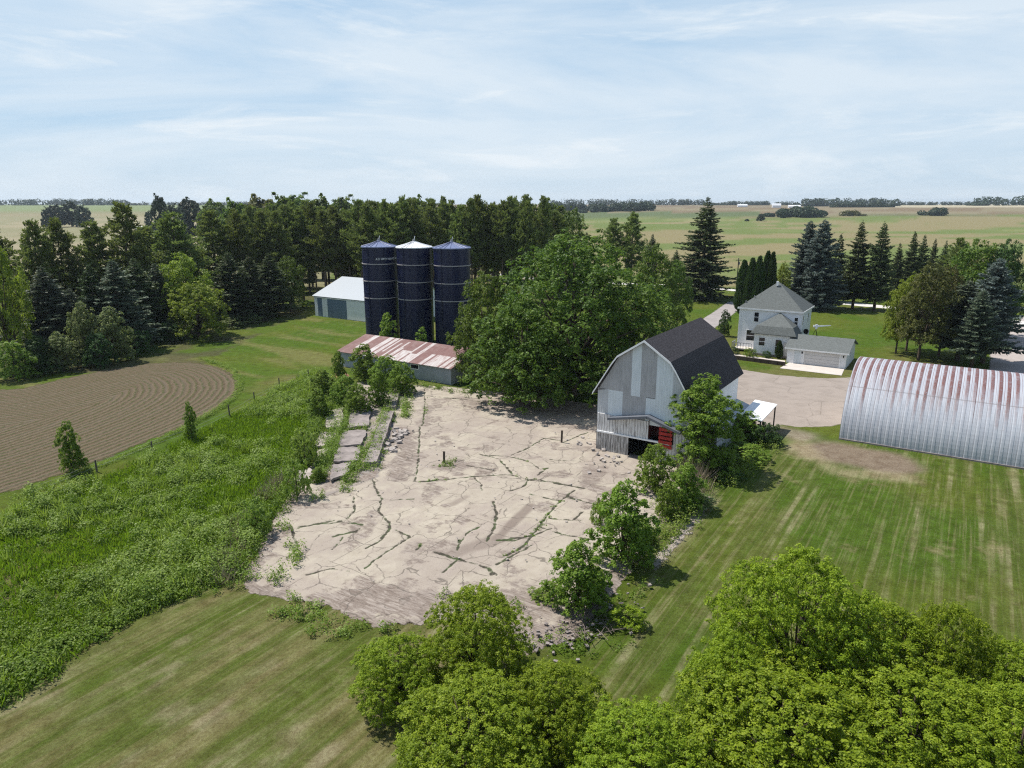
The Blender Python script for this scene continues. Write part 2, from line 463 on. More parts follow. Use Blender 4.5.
    rot = t_.mapping(co, (1, 1, 1), (0, 0, RAD(33)))
    st1 = t_.noise(t_.mapping(rot, (1.5, .045, 1)), 1.0, 3, .6); st2 = t_.noise(t_.mapping(rot, (4.5, .12, 1)), 1.0, 3, .6); pt = t_.noise(co, .35, 5, .6)
    mow = t_.attr('mow')
    k1_ = t_.math('MULTIPLY', t_.math('MULTIPLY', mow, t_.rng(st1, .52, .66)), t_.rng(pt, .40, .62, .1, .85))
    gc = t_.mix(t_.math('MULTIPLY', mow, t_.rng(st1, .38, .54, .6, 0)), gc, (.050, .082, .008))
    gc = t_.mix(k1_, gc, (.235, .215, .115))
    gc = t_.mix(t_.math('MULTIPLY', t_.math('MULTIPLY', mow, t_.rng(st2, .50, .68)), .45), gc, (.20, .18, .085))
    gc = t_.mix(t_.math('MULTIPLY', mow, t_.math('MULTIPLY', t_.rng(t_.noise(co, .22, 6, .7), .58, .70), .6)), gc, (.23, .19, .10))
    colr = t_.mix(1., gc, cc.outputs[0], 'MULTIPLY')
    mat = t_.done(t_.bsdf(colr, .95, .08, t_.bump(t_.math('ADD', fine, vf), .7, .12)))
    o = put('ground', np_mesh('ground', np.stack([x, y, z], 1), F, 4, None, {'mow': np.clip(rl + .8 * ll, 0, 1)}, {'gcol': np.clip(c, 0, 1)}, True), mat)
    o['kind'] = 'structure'
build_ground()

# crop field with curved end: planting rows follow the edge
crop = np.array([G(*p) for p in [(0, 394), (60, 379), (120, 367), (165, 362), (205, 363), (232, 372), (241, 385), (232, 400), (200, 419), (150, 441), (100, 461), (50, 479), (0, 495)]])
crop = np.vstack([crop, [G(-60, 515)], [(-75, 45), (-110, 42), (-110, 88)]])
crop = smooth_poly(crop, 2)
t = NT('tilled_soil'); co = t.coord(); e = t.attr('edge')
n = t.noise(co, .5, 4); nf = t.noise(co, 7, 5, .7)
row = t.math('SINE', t.math('ADD', t.math('MULTIPLY', e, 2 * math.pi / .78), t.math('ADD', t.math('MULTIPLY', n, 6.0), t.math('MULTIPLY', t.noise(co, 1.1, 4, .7), 3.0))))
row2 = t.noise(t.n('ShaderNodeCombineXYZ').outputs[0], 1.3, 2)
t.set(row2.node.inputs['Vector'].links[0].from_node.inputs[0], e)
col = t.mix(t.rng(nf, .3, .7), (.085, .062, .038), (.175, .134, .088))
col = t.mix(t.rng(row2, .42, .62), col, (.14, .112, .078))
col = t.mix(t.math('MULTIPLY', t.rng(t.noise(co, 3.5, 6, .8), .52, .66), .5), col, (.27, .225, .15))
col = t.mix(t.math('MULTIPLY', t.rng(row, .1, .9), t.rng(t.noise(co, 1.6, 6, .75), .38, .62, .0, .95)), col, (.055, .075, .022))
sheet('crop_field', crop, .006, .3, .6, t.done(t.bsdf(col, .95, .05, t.bump(t.math('ADD', t.math('MULTIPLY', row, .5), t.math('MULTIPLY', nf, 1.6)), .9, .12)), ragged_alpha(t, 1.1, .8)))

# gravel road, lane and yard, concrete apron, walk
def band(P, w):
    P = np.array(P, float); d = np.gradient(P, axis=0); d /= np.linalg.norm(d, axis=1)[:, None]
    n_ = np.stack([-d[:, 1], d[:, 0]], 1) * (w / 2 if np.isscalar(w) else np.array(w)[:, None] / 2)
    return np.vstack([P + n_, (P - n_)[::-1]])
def gravel(name, c0, c1, amp=.3, scale=1.0, tracks=False):
    t = NT(name); co = t.coord(); n = t.noise(co, 9, 5, .75); b = t.noise(co, .45, 5, .6)
    col = t.mix(t.rng(n, .3, .7), c0, c1); col = t.mix(t.rng(b, .45, .7, 0, .5), col, tuple(np.array(c0) * .72))
    if tracks:
        v = t.voro(t.mapping(co, (.16, .16, .16)), 1.0, 'DISTANCE_TO_EDGE')
        wob = t.math('ADD', v, t.math('MULTIPLY', t.math('SUBTRACT', t.noise(co, .6, 4), .5), .05))
        col = t.mix(t.math('MULTIPLY', t.math('SUBTRACT', 1.0, t.rng(t.math('ABSOLUTE', wob), .003, .010)), .45), col, (.13, .11, .09))
    return t.done(t.bsdf(col, .92, .1, t.bump(n, .5, .03)), ragged_alpha(t, amp, scale))
road_pts = [(-60, 295), G(560, 281), G(690, 286.5), G(735, 290), G(830, 302), G(890, 307.5), G(960, 315), G(1020, 322.5), (118, 124), (160, 84)]
sheet('gravel_road', band(road_pts, 5.2), .014, .6, .8, gravel('white_gravel', (.50, .475, .44), (.66, .63, .59), .4))
lane = [G(738, 302), G(722, 314), G(706, 325), G(690, 337), G(688, 352)]
sheet('farm_lane', band(lane, 4.6), .012, .4, .6, gravel('lane_asphalt', (.27, .245, .235), (.36, .33, .31), .3))
drive = [G(1040, 318), G(1022, 335), G(1012, 352), G(1014, 375), G(1050, 400)]
sheet('driveway', band(drive, 6.0), .010, .4, .6, gravel('driveway_gravel', (.33, .29, .265), (.44, .39, .36), .4))
yard = smooth_poly(px_poly([(690, 352), (715, 362), (738, 369), (785, 376), (840, 379), (880, 372), (905, 385), (880, 412), (842, 426), (800, 428), (776, 424), (765, 437), (735, 430), (700, 400)]), 1)
sheet('gravel_yard', yard, .008, .3, .8, gravel('yard_asphalt', (.25, .212, .182), (.34, .293, .255), .4, 1.0, True))

# ------------------------------------------------------------------ cracked concrete feed yard
def pz(zx, zy, ox, oy, sc): return (ox + zx / sc, oy + zy / sc)
CR = []
for pts in [[(0,440),(110,430),(240,415),(390,408),(460,430),(500,428),(600,450),(700,468)], [(380,330),(440,345),(480,360),(510,385),(545,380),(500,410)],
            [(460,430),(440,460),(380,478)], [(230,420),(262,450),(265,475)], [(310,520),(328,580),(320,640)], [(470,490),(560,515),(600,520),(660,475)],
            [(600,520),(560,560),(530,600),(500,640),(470,680),(440,720),(370,755)], [(630,500),(690,520),(770,540)], [(550,595),(600,600),(690,605)],
            [(510,630),(580,655),(640,670),(730,685)], [(330,690),(400,690),(470,670)], [(250,630),(200,660),(165,700)], [(390,325),(460,295),(530,252),(600,262)], [(610,270),(720,225)],
            [(200,370),(320,390)], [(270,325),(380,330)], [(20,40),(20,140),(10,200)], [(140,80),(280,100)], [(560,345),(680,350)], [(30,70),(160,85)]]:
    CR.append([pz(a, b, 420, 380, 4.267) for a, b in pts])
for pts in [[(680,310),(700,370),(725,410),(710,480),(760,530),(770,560),(720,620),(650,665)], [(800,565),(870,605),(800,650),(720,700),(640,765)], [(925,640),(905,670)],
            [(480,600),(590,580),(610,560)], [(530,610),(470,670)], [(495,525),(540,515),(600,540),(630,545)], [(180,550),(220,565),(270,555),(270,600),(300,660),(240,720)],
            [(890,320),(960,318),(1020,312)], [(920,40),(915,200),(895,320)], [(770,415),(890,408)], [(300,560),(480,520)], [(580,400),(590,470),(550,510)]]:
    CR.append([pz(a, b, 240, 420, 5.12) for a, b in pts])
for pts in [[(60,290),(140,315),(200,330),(270,355),(280,380)], [(330,305),(400,270)], [(510,155),(600,165),(640,130)], [(155,240),(150,280)], [(90,370),(140,320)], [(290,90),(300,140),(290,200),(260,245)]]:
    CR.append([pz(a, b, 420, 480, 3.938) for a, b in pts])
for pts in [[(690,185),(760,190),(860,210)], [(800,235),(910,262)], [(405,400),(470,420),(570,450),(590,470)], [(590,440),(700,380)], [(600,365),(690,355),(760,330)], [(0,325),(120,310),(190,320)], [(100,355),(180,335)], [(20,470),(100,450),(150,460)], [(640,165),(600,120),(540,105)]]:
    CR.append([pz(a, b, 300, 420, 3.012) for a, b in pts])
CRW = [np.array([G(*p) for p in c]) for c in CR]
slab_poly = px_poly([(243, 583), (256, 552), (268, 525), (296, 486), (322, 450), (338, 415), (350, 384), (372, 380), (400, 384), (450, 387), (500, 392), (600, 405), (612, 448), (690, 470), (684, 496), (662, 528), (640, 560), (612, 596), (575, 640), (525, 655), (470, 622), (420, 625), (372, 628), (330, 607), (285, 600), (248, 592)])
def slab_fn(x, y, s):
    D = np.full(len(x), 1e9)
    wob = (fbm(x / .5, y / .5, 41) - .5) * .28; wob2 = (fbm(x / .5, y / .5, 43) - .5) * .28
    for c in CRW: D = np.minimum(D, line_dist(x + wob, y + wob2, c))
    n2 = fbm(x / 1.6, y / 1.6, 44); 
    dirt = np.zeros(len(x))
    for P, r0, r1, k in [([(395, 596), (350, 602), (420, 606)], .4, 2.6, 1.0), ([(440, 608), (480, 600), (540, 606)], .3, 1.8, 1.0), ([(240, 575), (262, 552), (275, 535)], .3, 1.3, .8), ([(330, 488), (345, 482)], .2, 1.2, .8),
                         ([(402, 430), (410, 455), (395, 478)], .2, 1.8, .75), ([(430, 408), (425, 425)], .2, 1.2, .6), ([(600, 470), (585, 488), (612, 492)], .2, 1.6, .75), ([(455, 462), (440, 468), (470, 466)], .2, 1.3, .7),
                         ([(570, 448), (620, 452)], .2, 1.5, .5), ([(545, 425), (590, 430)], .2, 1.4, .5), ([(620, 590), (590, 630), (550, 640), (520, 630)], .5, 2.2, 1.0), ([(560, 598), (530, 622)], .3, 1.4, .6),
                         ([(480, 405), (560, 410), (620, 415)], 1, 5, .6)]:  # last entry: wide, soft-edged brown patch across the back of the slab
        d = line_dist(x, y, [G(*p) for p in P])
        dirt = np.maximum(dirt, k * (1 - sstep(r0, r1, d + (n2 - .5) * 2.0)))
    dirt = np.maximum(dirt, .95 * (1 - sstep(.1, 1.5, s + (fbm(x / 1.3, y / 1.3, 53, 5) - .5) * 3.0)) * (1 - .6 * sstep(66, 76, y)))
    d = line_dist(x, y, [G(*p) for p in [(531, 507), (512, 525), (497, 540)]]); mud = .75 * (1 - sstep(.25, .55, d + (n2 - .5) * .3))
    d = line_dist(x, y, [G(*p) for p in [(495, 541), (475, 548), (455, 555)]]); mud = np.maximum(mud, .6 * (1 - sstep(.35, .9, d + (n2 - .5) * .5)))
    d = line_dist(x, y, [G(*p) for p in [(466, 498), (452, 506)]]); mud = np.maximum(mud, .5 * (1 - sstep(.15, .45, d)))
    # older grey slabs on the left lanes
    lx = inside(x, y, px_poly([(330, 440), (345, 395), (400, 385), (378, 478), (322, 500)])).astype(float)
    wear = sstep(.42, .66, fbm(x / 2.6, y / 2.6, 47)); dirt = np.maximum(dirt, .55 * sstep(.57, .68, fbm(x / 2.2, y / 2.2, 51, 5))); dirt = np.maximum(dirt, lx * .9 * sstep(.42, .6, fbm(x / 1.1, y / 1.1, 52)))
    z = .10 * sstep(0, .5, s) + (fbm(x / 4, y / 4, 48) - .5) * .035 - .045 * (1 - sstep(.02, .14, D))
    z += lx * .05
    return dict(crack=D, dirt=dirt, mud=mud, grey=lx * sstep(.3, .55, fbm(x / 1.5, y / 1.5, 49)), wear=wear, z=z)
t = NT('cracked_concrete'); co = t.coord()
s_ = t.mapping(co, (1, 1, 1), (0, 0, RAD(33)))
n = t.noise(co, 1.1, 8, .7); nf = t.noise(co, 9, 6, .75); sc = t.noise(t.mapping(s_, (1.1, .14, 1)), 1.2, 5, .65)
col = t.mix(t.rng(n, .3, .7), (.330, .287, .224), (.430, .384, .308))
col = t.mix(t.rng(sc, .5, .72, 0, .55), col, (.30, .245, .215))
col = t.mix(t.math('MULTIPLY', t.attr('wear'), t.rng(nf, .35, .6, .1, .6)), col, (.27, .22, .195))
col = t.mix(t.math('MULTIPLY', t.attr('grey'), .85), col, t.mix(t.rng(nf, .3, .7), (.17, .15, .14), (.29, .255, .235)))
sp = t.math('MULTIPLY', t.rng(t.noise(co, 2.3, 6, .75), .60, .70), t.rng(t.noise(co, .35, 3), .42, .6))
col = t.mix(t.math('MULTIPLY', sp, .75), col, (.13, .105, .09))
col = t.mix(t.math('MULTIPLY', t.attr('mud'), 1.0), col, (.15, .115, .095))
sw = t.noise(t.mapping(s_, (.45, 2.6, 1)), 1.6, 7, .75); sw.node.inputs['Distortion'].default_value = 1.2
dirtc = t.mix(t.rng(nf, .3, .7), (.115, .088, .072), (.235, .19, .155)); dirtc = t.mix(t.rng(sw, .46, .62), dirtc, (.33, .285, .245)); dirtc = t.mix(t.rng(sw, .34, .44, .8, 0), dirtc, (.075, .058, .047))
col = t.mix(t.rng(t.math('ADD', t.attr('dirt'), t.math('MULTIPLY', t.math('ADD', t.math('SUBTRACT', nf, .5), t.math('MULTIPLY', t.math('SUBTRACT', t.noise(co, 1.7, 7, .75), .5), 2.2)), 1.0)), .28, .62), col, dirtc)
slabn = t.n('ShaderNodeTexVoronoi', feature='F1'); slabn.inputs['Scale'].default_value = .2; t.set(slabn.inputs['Vector'], s_)
col = t.mix(t.math('MULTIPLY', t.xyz(slabn.outputs['Color'])[0], .28), col, (.24, .20, .175))
sp2 = t.math('MULTIPLY', t.rng(t.noise(t.mapping(s_, (1.6, .6, 1)), 1.5, 8, .8), .585, .64), .6)
col = t.mix(sp2, col, (.17, .14, .12))
vv = t.voro(t.math('ADD', 0., 0.), 1.) if False else None
vor = t.n('ShaderNodeTexVoronoi', feature='DISTANCE_TO_EDGE'); vor.inputs['Scale'].default_value = .36
vadd = t.n('ShaderNodeVectorMath', operation='ADD'); t.set(vadd.inputs[0], s_)
nz = t.n('ShaderNodeTexNoise'); nz.inputs['Scale'].default_value = .9; nz.inputs['Detail'].default_value = 4; t.set(nz.inputs['Vector'], co)
t.t.links.new(nz.outputs['Color'], vadd.inputs[1]); t.t.links.new(vadd.outputs[0], vor.inputs['Vector'])
hair = t.math('MULTIPLY', t.math('SUBTRACT', 1.0, t.rng(vor.outputs['Distance'], .006, .018)), t.rng(t.noise(co, .5, 3), .40, .52))
col = t.mix(t.math('MULTIPLY', hair, .7), col, (.10, .085, .07))
ck = t.math('ADD', t.attr('crack'), t.math('MULTIPLY', t.math('SUBTRACT', t.noise(co, 2.2, 4), .5), .22))
wid = t.rng(t.noise(co, .7, 3), .35, .7, .03, .085)
cm = t.math('SUBTRACT', 1.0, t.rng(t.math('SUBTRACT', ck, wid), 0, .06))
col = t.mix(t.math('MULTIPLY', cm, .92), col, t.mix(t.rng(t.noise(co, 1.1, 3), .45, .6), (.035, .032, .022), (.035, .06, .015)))
jn = t.math('MULTIPLY', t.math('SUBTRACT', t.noise(co, 1.3, 4), .5), .16)
js = t.xyz(s_)
def joint(axis, per, ph):
    d = t.math('ABSOLUTE', t.math('SUBTRACT', t.math('FRACT', t.math('ADD', t.math('DIVIDE', t.math('ADD', js[axis], jn), per), ph)), .5))
    return t.math('LESS_THAN', t.math('MULTIPLY', d, per), .03)
jm = t.math('MAXIMUM', t.math('MULTIPLY', joint(0, 4.2, .3), t.rng(t.noise(co, .30, 3), .46, .54)), t.math('MULTIPLY', joint(1, 5.3, .1), t.rng(t.noise(co, .33, 3), .50, .56)))
col = t.mix(t.math('MULTIPLY', jm, .55), col, (.07, .06, .045))
sheet('concrete_yard', slab_poly, .012, .13, .8, t.done(t.bsdf(col, .9, .15, t.bump(t.math('ADD', nf, n), .5, .04)), ragged_alpha(t, .7, .9, .1)), slab_fn)
# narrow broken strip along the right edge of the yard
strip = px_poly([(707, 492), (690, 512), (668, 540), (650, 562), (655, 572), (676, 550), (700, 522), (712, 500)])
sheet('broken_concrete_strip', strip, .03, .15, .5, gravel('strip_concrete', (.23, .195, .165), (.37, .325, .28), .7, 1.4))

# ------------------------------------------------------------------ VEGETATION
class Leaves:
    def __init__(s, seed): s.r = np.random.default_rng(seed); s.q = []; s.t = []
    def cards(s, c, nrm, L, W, tint, axis=None):
        """rhombic leaf cards at c facing nrm; axis = optional long direction"""
        r = s.r; N = len(c)
        nrm = nrm / (np.linalg.norm(nrm, axis=1)[:, None] + 1e-9)
        if axis is None: axis = r.normal(size=(N, 3))
        a = axis - (axis * nrm).sum(1)[:, None] * nrm; a /= (np.linalg.norm(a, axis=1)[:, None] + 1e-9)
        b = np.cross(nrm, a)
        L = np.broadcast_to(np.asarray(L, float), (N,))[:, None] * .5; W = np.broadcast_to(np.asarray(W, float), (N,))[:, None] * .5
        s.q.append(np.stack([c - a * L, c + b * W - a * L * .1, c + a * L, c - b * W - a * L * .1], 1)); s.t.append(np.broadcast_to(tint, (N,)))
    def blades(s, base, d, L, W, tint):
        """narrow needle sprays from base along d"""
        r = s.r; N = len(base)
        d = d / (np.linalg.norm(d, axis=1)[:, None] + 1e-9)
        w = np.cross(d, r.normal(size=(N, 3))); w /= (np.linalg.norm(w, axis=1)[:, None] + 1e-9)
        L = np.broadcast_to(np.asarray(L, float), (N,))[:, None]; W = np.broadcast_to(np.asarray(W, float), (N,))[:, None] * .5
        m = base + d * L * .55
        s.q.append(np.stack([base, m + w * W, base + d * L, m - w * W], 1)); s.t.append(np.broadcast_to(tint, (N,)))
    def mesh(s, name):
        Q = np.concatenate(s.q); T = np.concatenate(s.t); n = len(Q)
        return np_mesh(name, Q.reshape(-1, 3), np.arange(4 * n).reshape(-1, 4), 4, {'tint': np.clip(T, 0, 1)})

def rand_dirs(r, n):
    v = r.normal(size=(n, 3)); return v / np.linalg.norm(v, axis=1)[:, None]

class Proto: pass
PROTOS = {}

def make_proto(key, leaves, trunk, H, R, bark, leafmat):
    p = Proto(); p.H, p.R = H, R; p.used = False
    p.crown = leaves.mesh(key + '_crown'); p.crown.materials.append(M[leafmat])
    p.trunk = None
    if trunk is not None and trunk.v:
        me = bpy.data.meshes.new(key + '_trunk'); me.from_pydata(trunk.v, [], trunk.f); me.update(); me.materials.append(M[bark]); p.trunk = me
        me.polygons.foreach_set('use_smooth', np.ones(len(me.polygons), bool))
    PROTOS[key] = p

def dec_proto(key, seed, H, R, zb, nl, leaf, nclump, nleaf, mat, bark='bark', squash=1.0, lobe=(.30, .48), trunk_r=.25, airy=.0, spread=.85, topbias=0., tuft=.5, skirt=0):
    lv = Leaves(seed); r = lv.r; tk = MB()
    lobes = [(np.array([0, 0, H - R * lobe[1] * .8]), R * lobe[1] * .8)]
    for i in range(nl):
        a = 2 * math.pi * (i * .618 + r.uniform(-.1, .1)); f = (i + .5) / nl; f = f ** (1 - topbias * .5)
        zz = zb + (H - zb) * (.12 + .76 * f)
        prof = math.sin(math.pi * min(1, max(0, (.16 + .80 * f)))) ** .6
        lr = R * r.uniform(*lobe) * (.75 + .25 * prof)
        rad = max(0, (R * prof - lr)) * r.uniform(.7, 1.12) * spread / .85
        lobes.append((np.array([rad * math.cos(a), rad * math.sin(a), zz]), lr))
    if skirt: lobes += [(np.array([0, 0, zb + (H - zb) * .42]), R * .52), (np.array([0, 0, zb + (H - zb) * .68]), R * .42)]
    for i in range(skirt):
        a = 2 * math.pi * (i + r.uniform(-.25, .25)) / skirt; lr = R * r.uniform(*lobe) * .9; rad = R * r.uniform(.45, .78)
        lobes.append((np.array([rad * math.cos(a), rad * math.sin(a), zb + lr * r.uniform(.5, 1.0) * squash]), lr))
    tot = sum(l[1] ** 2 for l in lobes)
    for ci, (c, lr) in enumerate(lobes):
        k = max(4, int(nclump * lr ** 2 / tot)); d = rand_dirs(r, k)
        d[:, 2] = np.where(d[:, 2] < -.35, -d[:, 2] * .5, d[:, 2])
        pos = c + d * lr * r.uniform(.66, 1.12, k)[:, None] * np.array([1, 1, squash])
        keep = np.ones(k, bool)
        for cj, (c2, lr2) in enumerate(lobes):
            if cj != ci: keep &= ((np.linalg.norm(pos - c2, axis=1) > lr2 * .72) | (r.random(k) < .12))
        keep &= r.random(k) > airy
        pos = pos[keep]; d = d[keep]
        for p_, dd in zip(pos, d):
            m = int(nleaf * r.uniform(.6, 1.4)); rc = tuft * r.uniform(.6, 1.35)
            dm = dd * .55 + np.array([0, 0, .45]) + rand_dirs(r, m) * .95
            dm /= np.linalg.norm(dm, axis=1)[:, None]
            off = dm * rc * r.uniform(.45, 1.05, m)[:, None]
            nr = dm * .8 + np.array([0, 0, .35]) + r.normal(size=(m, 3)) * .42
            base = r.uniform(.12, .88)
            lv.cards(p_ + off, nr, leaf * r.uniform(.7, 1.35, m), leaf * r.uniform(.5, .8, m), base + r.normal(size=m) * .2)
        tk_end = c + np.array([0, 0, -lr * .1])
        z0 = min(zb * .7 + .15 * H * r.uniform(.3, 1), tk_end[2] * .8)
        mid = np.array([tk_end[0] * .45, tk_end[1] * .45, z0 + (tk_end[2] - z0) * .6])
        tk.tube([(0, 0, z0), mid, tk_end], [trunk_r * .5, trunk_r * .3, trunk_r * .08], 5)
    tk.tube([(0, 0, -.2), (0, 0, .3), (.05, 0, H * .35), (0, .05, H * .75)], [trunk_r * 1.3, trunk_r, trunk_r * .8, trunk_r * .2], 8)
    make_proto(key, lv, tk, H, R, bark, mat)

def pine_proto(key, seed, H=22., R=3.6, zb=.30, mat='pine', dens=1.0):
    lv = Leaves(seed); r = lv.r; tk = MB()
    lean = r.normal(size=2) * .012 * H
    axis = lambda z: np.array([lean[0] * (z / H) ** 2, lean[1] * (z / H) ** 2, z])
    tk.tube([axis(z) for z in (-.2, H * .3, H * .6, H * .97)], [.28, .22, .14, .03], 7)
    z = zb * H
    while z < H - .4:
        f = (z - zb * H) / (H - zb * H)
        Lmax = R * (min(1, .55 + f * 1.8) if f < .25 else (1 - ((f - .25) / .75) ** 1.45) * .93 + .07)
        nb = r.integers(4, 7); a0 = r.uniform(0, 6.28)
        for b in range(nb):
            a = a0 + b * 6.283 / nb + r.normal() * .25; L = Lmax * r.uniform(.45, 1.3)
            up = .12 + .5 * f + r.normal() * .08
            dr = np.array([math.cos(a), math.sin(a), up]); side = np.array([-math.sin(a), math.cos(a), 0])
            o = axis(z)
            tip = o + dr * L + np.array([0, 0, .1 * L])
            tk.tube([o, o + dr * L * .6, tip], [.05, .03, .01], 3)
            nt = max(3, int(L / .30 * dens))
            u = r.uniform(.28, 1.0, nt); lat = r.normal(size=nt) * .20 * L * (1.1 - u * .6)
            pts = o + dr * (u * L)[:, None] + side * lat[:, None] + np.array([0, 0, 1]) * (.1 * L * u ** 2 + r.normal(size=nt) * .12)[:, None]
            k = 7
            base = np.repeat(pts, k, 0); n = len(base)
            d = dr * .55 + np.array([0, 0, .75]) + r.normal(size=(n, 3)) * .65 + np.repeat(np.sign(lat)[:, None] * side * .35, k, 0)
            tint = np.repeat(r.uniform(.2, .8, nt), k) + r.normal(size=n) * .12
            lv.blades(base + r.normal(size=(n, 3)) * .08, d, r.uniform(.35, .75, n), r.uniform(.14, .26, n), tint)
        z += r.uniform(.45, .8)
    # leader
    for q in range(12):
        lv.blades(axis(H - r.uniform(0, 1.0))[None], np.array([[r.normal() * .4, r.normal() * .4, 1]]), .6, .12, .6)
    # dead lower branches
    for q in range(26):
        zz = r.uniform(.06, zb + .1) * H; a = r.uniform(0, 6.28); L = r.uniform(.6, 2.2)
        o = axis(zz); tk.tube([o, o + np.array([math.cos(a) * L, math.sin(a) * L, -.12 * L])], [.035, .012], 3)
    make_proto(key, lv, tk, H, R, 'pine_bark', mat)

def spruce_proto(key, seed, H=18., R=3.6, zb=.05, mat='spruce', droop=.35, dens=1.0, power=.9, gap=.55, irr=.18):
    lv = Leaves(seed); r = lv.r; tk = MB()
    tk.tube([(0, 0, -.2), (0, 0, H * .5), (0, 0, H * .98)], [.30, .17, .02], 7)
    z = zb * H
    while z < H - .15:
        f = z / H; Lm = R * (1 - f) ** power * 1.04 * (1 if f > .12 else .8 + f * 1.6)
        nb = int(r.integers(7, 10)); a0 = r.uniform(0, 6.28)
        for b in range(nb):
            a = a0 + b * 6.283 / nb + r.normal() * .2; L = max(.18, Lm * r.normal(1, irr))
            out = np.array([math.cos(a), math.sin(a), 0]); side = np.array([-math.sin(a), math.cos(a), 0])
            dq = droop * r.uniform(.3, 1.8); tq = r.normal() * .10; dz = lambda u: tq * L * u - dq * L * (u - .75 * u ** 2) * (1 - f * .9) + .25 * f * L * u
            o = np.array([0, 0, z + r.normal() * .12])
            if L > .8 : tk.tube([o, o + out * L * .95 + np.array([0, 0, dz(.95)])], [.03, .01], 3)
            nt = max(3, int(L / .16 * dens)); u = np.sort(r.uniform(.18, 1.0, nt))
            pts = o + out * (u * L)[:, None] + np.array([0, 0, 1]) * np.array([dz(q) for q in u])[:, None]
            k = 3; base = np.repeat(pts, k, 0); n = len(base); sg = np.tile(np.array([-1, 1, 0]), nt)
            d = out * .7 + side * sg[:, None] * .9 + np.array([0, 0, -.35]) * (np.repeat(1 - u * .7, k)[:, None]) + r.normal(size=(n, 3)) * .28
            ln = (.22 + .30 * np.repeat(1 - u, k) * L / max(R, 1) * 1.6 + r.uniform(0, .18, n)) * (.55 + .45 * min(1, L / 1.5))
            tint = np.repeat(.25 + .5 * u, k) + r.normal(size=n) * .16
            lv.blades(base, d, ln * 1.3, ln * .5, tint)
        z += gap * r.uniform(.7, 1.2) * (1 - .45 * f)
    for q in range(8):
        lv.blades(np.array([[0, 0, H - r.uniform(0, .7)]]), np.array([[r.normal() * .35, r.normal() * .35, 1]]), .4, .1, .6)
    make_proto(key, lv, tk, H, R, 'pine_bark', mat)

def cedar_proto(key, seed, H=8., R=1.1, n=6500):
    lv = Leaves(seed); r = lv.r; tk = MB()
    tk.tube([(0, 0, -.1), (0, 0, H * .8)], [.12, .03], 6)
    f = r.random(n) ** .9; a = r.uniform(0, 6.283, n)
    prof = np.minimum(1, (f + .05) * 5) * (1 - f ** 2.6) ** .8
    lump = .82 + .3 * vn(a * 2.2 + 7, f * 9, seed)
    rad = R * prof * lump * r.uniform(.72, 1.02, n)
    p_ = np.stack([rad * np.cos(a), rad * np.sin(a), f * H * .98], 1)
    d = np.stack([np.cos(a) * .4, np.sin(a) * .4, np.ones(n)], 1) + r.normal(size=(n, 3)) * .3
    lv.blades(p_, d, r.uniform(.25, .5, n), r.uniform(.1, .2, n), .5 + r.normal(size=n) * .22)
    make_proto(key, lv, tk, H, R, 'bark', 'cedar')

def place(key, name, X, Y, H, W, label, cat, group=None, mat=None, rz=None, z=None):
    """a tree: Empty root with trunk and crown; copies share the mesh data"""
    p = PROTOS[key]
    if z is None: z = float(terr(X, Y))
    root = empty(name, (X, Y, z), random.uniform(0, 6.28) if rz is None else rz)
    sz = H / p.H; sx = (W / 2) / p.R; root.scale = (sx, sx, sz)
    tag(root, label, cat, group)
    if p.trunk:
        o = bpy.data.objects.new('trunk', p.trunk); COL.objects.link(o); o.parent = root
    o = bpy.data.objects.new('crown', p.crown); COL.objects.link(o); o.parent = root
    if mat:
        o.material_slots[0].link = 'OBJECT'; o.material_slots[0].material = M[mat]
    return root

def tree_px(key, name, px, Y, top, wpx, label, cat, group=None, mat=None, base_px=None):
    """px: column of the crown's middle, top: row of its top, wpx: its width, all as measured on the photo"""
    g0 = float(terr(GX(px, Y), Y))
    H = ztop(top, Y) - g0
    zm = g0 + H * .55; dep = Y * CC + (CH - zm) * CS
    X = (px - 512) / CF * dep
    return place(key, name, X, Y, H, wpx * dep / CF, label, cat, group, mat)

# prototypes
dec_proto('maple_big', 101, 20.5, 10.0, .8, 40, .30, 2900, 30, 'maple', lobe=(.20, .34), trunk_r=.5, airy=.05, tuft=.58, skirt=12)
dec_proto('maple_a', 102, 12., 6.0, .3, 22, .28, 1200, 28, 'maple', lobe=(.24, .40), trunk_r=.3, airy=.06, tuft=.5, skirt=8)
dec_proto('maple_b', 103, 12., 5.0, 1.2, 18, .28, 700, 28, 'maple', lobe=(.22, .44), trunk_r=.28, airy=.1, tuft=.5)
dec_proto('airy', 104, 12., 4.5, 2.0, 18, .24, 1100, 22, 'bronze', lobe=(.20, .36), trunk_r=.22, airy=.12, tuft=.42, skirt=5)
dec_proto('lime_a', 105, 7., 4.2, .3, 40, .105, 4200, 32, 'lime', lobe=(.20, .34), trunk_r=.16, airy=.03, tuft=.20, skirt=10)
dec_proto('lime_b', 106, 7., 3.8, .3, 34, .105, 3800, 32, 'lime', lobe=(.22, .36), trunk_r=.16, airy=.03, tuft=.20, skirt=10)
dec_proto('bush_a', 107, 4., 2.0, .0, 17, .14, 720, 26, 'bush', lobe=(.26, .44), trunk_r=.07, airy=.04, squash=1.1, tuft=.21, skirt=8)
dec_proto('bush_b', 108, 4., 1.7, .0, 16, .14, 700, 26, 'bush', lobe=(.26, .42), trunk_r=.07, airy=.05, squash=1.35, tuft=.20, skirt=7)
dec_proto('bush_c', 109, 2., 1.5, .0, 12, .12, 420, 24, 'bush', lobe=(.28, .46), trunk_r=.05, airy=.04, tuft=.17, skirt=8)
dec_proto('sapling', 110, 4., 1.0, 1.0, 9, .18, 110, 20, 'bush', lobe=(.30, .52), trunk_r=.06, airy=.15, tuft=.22)
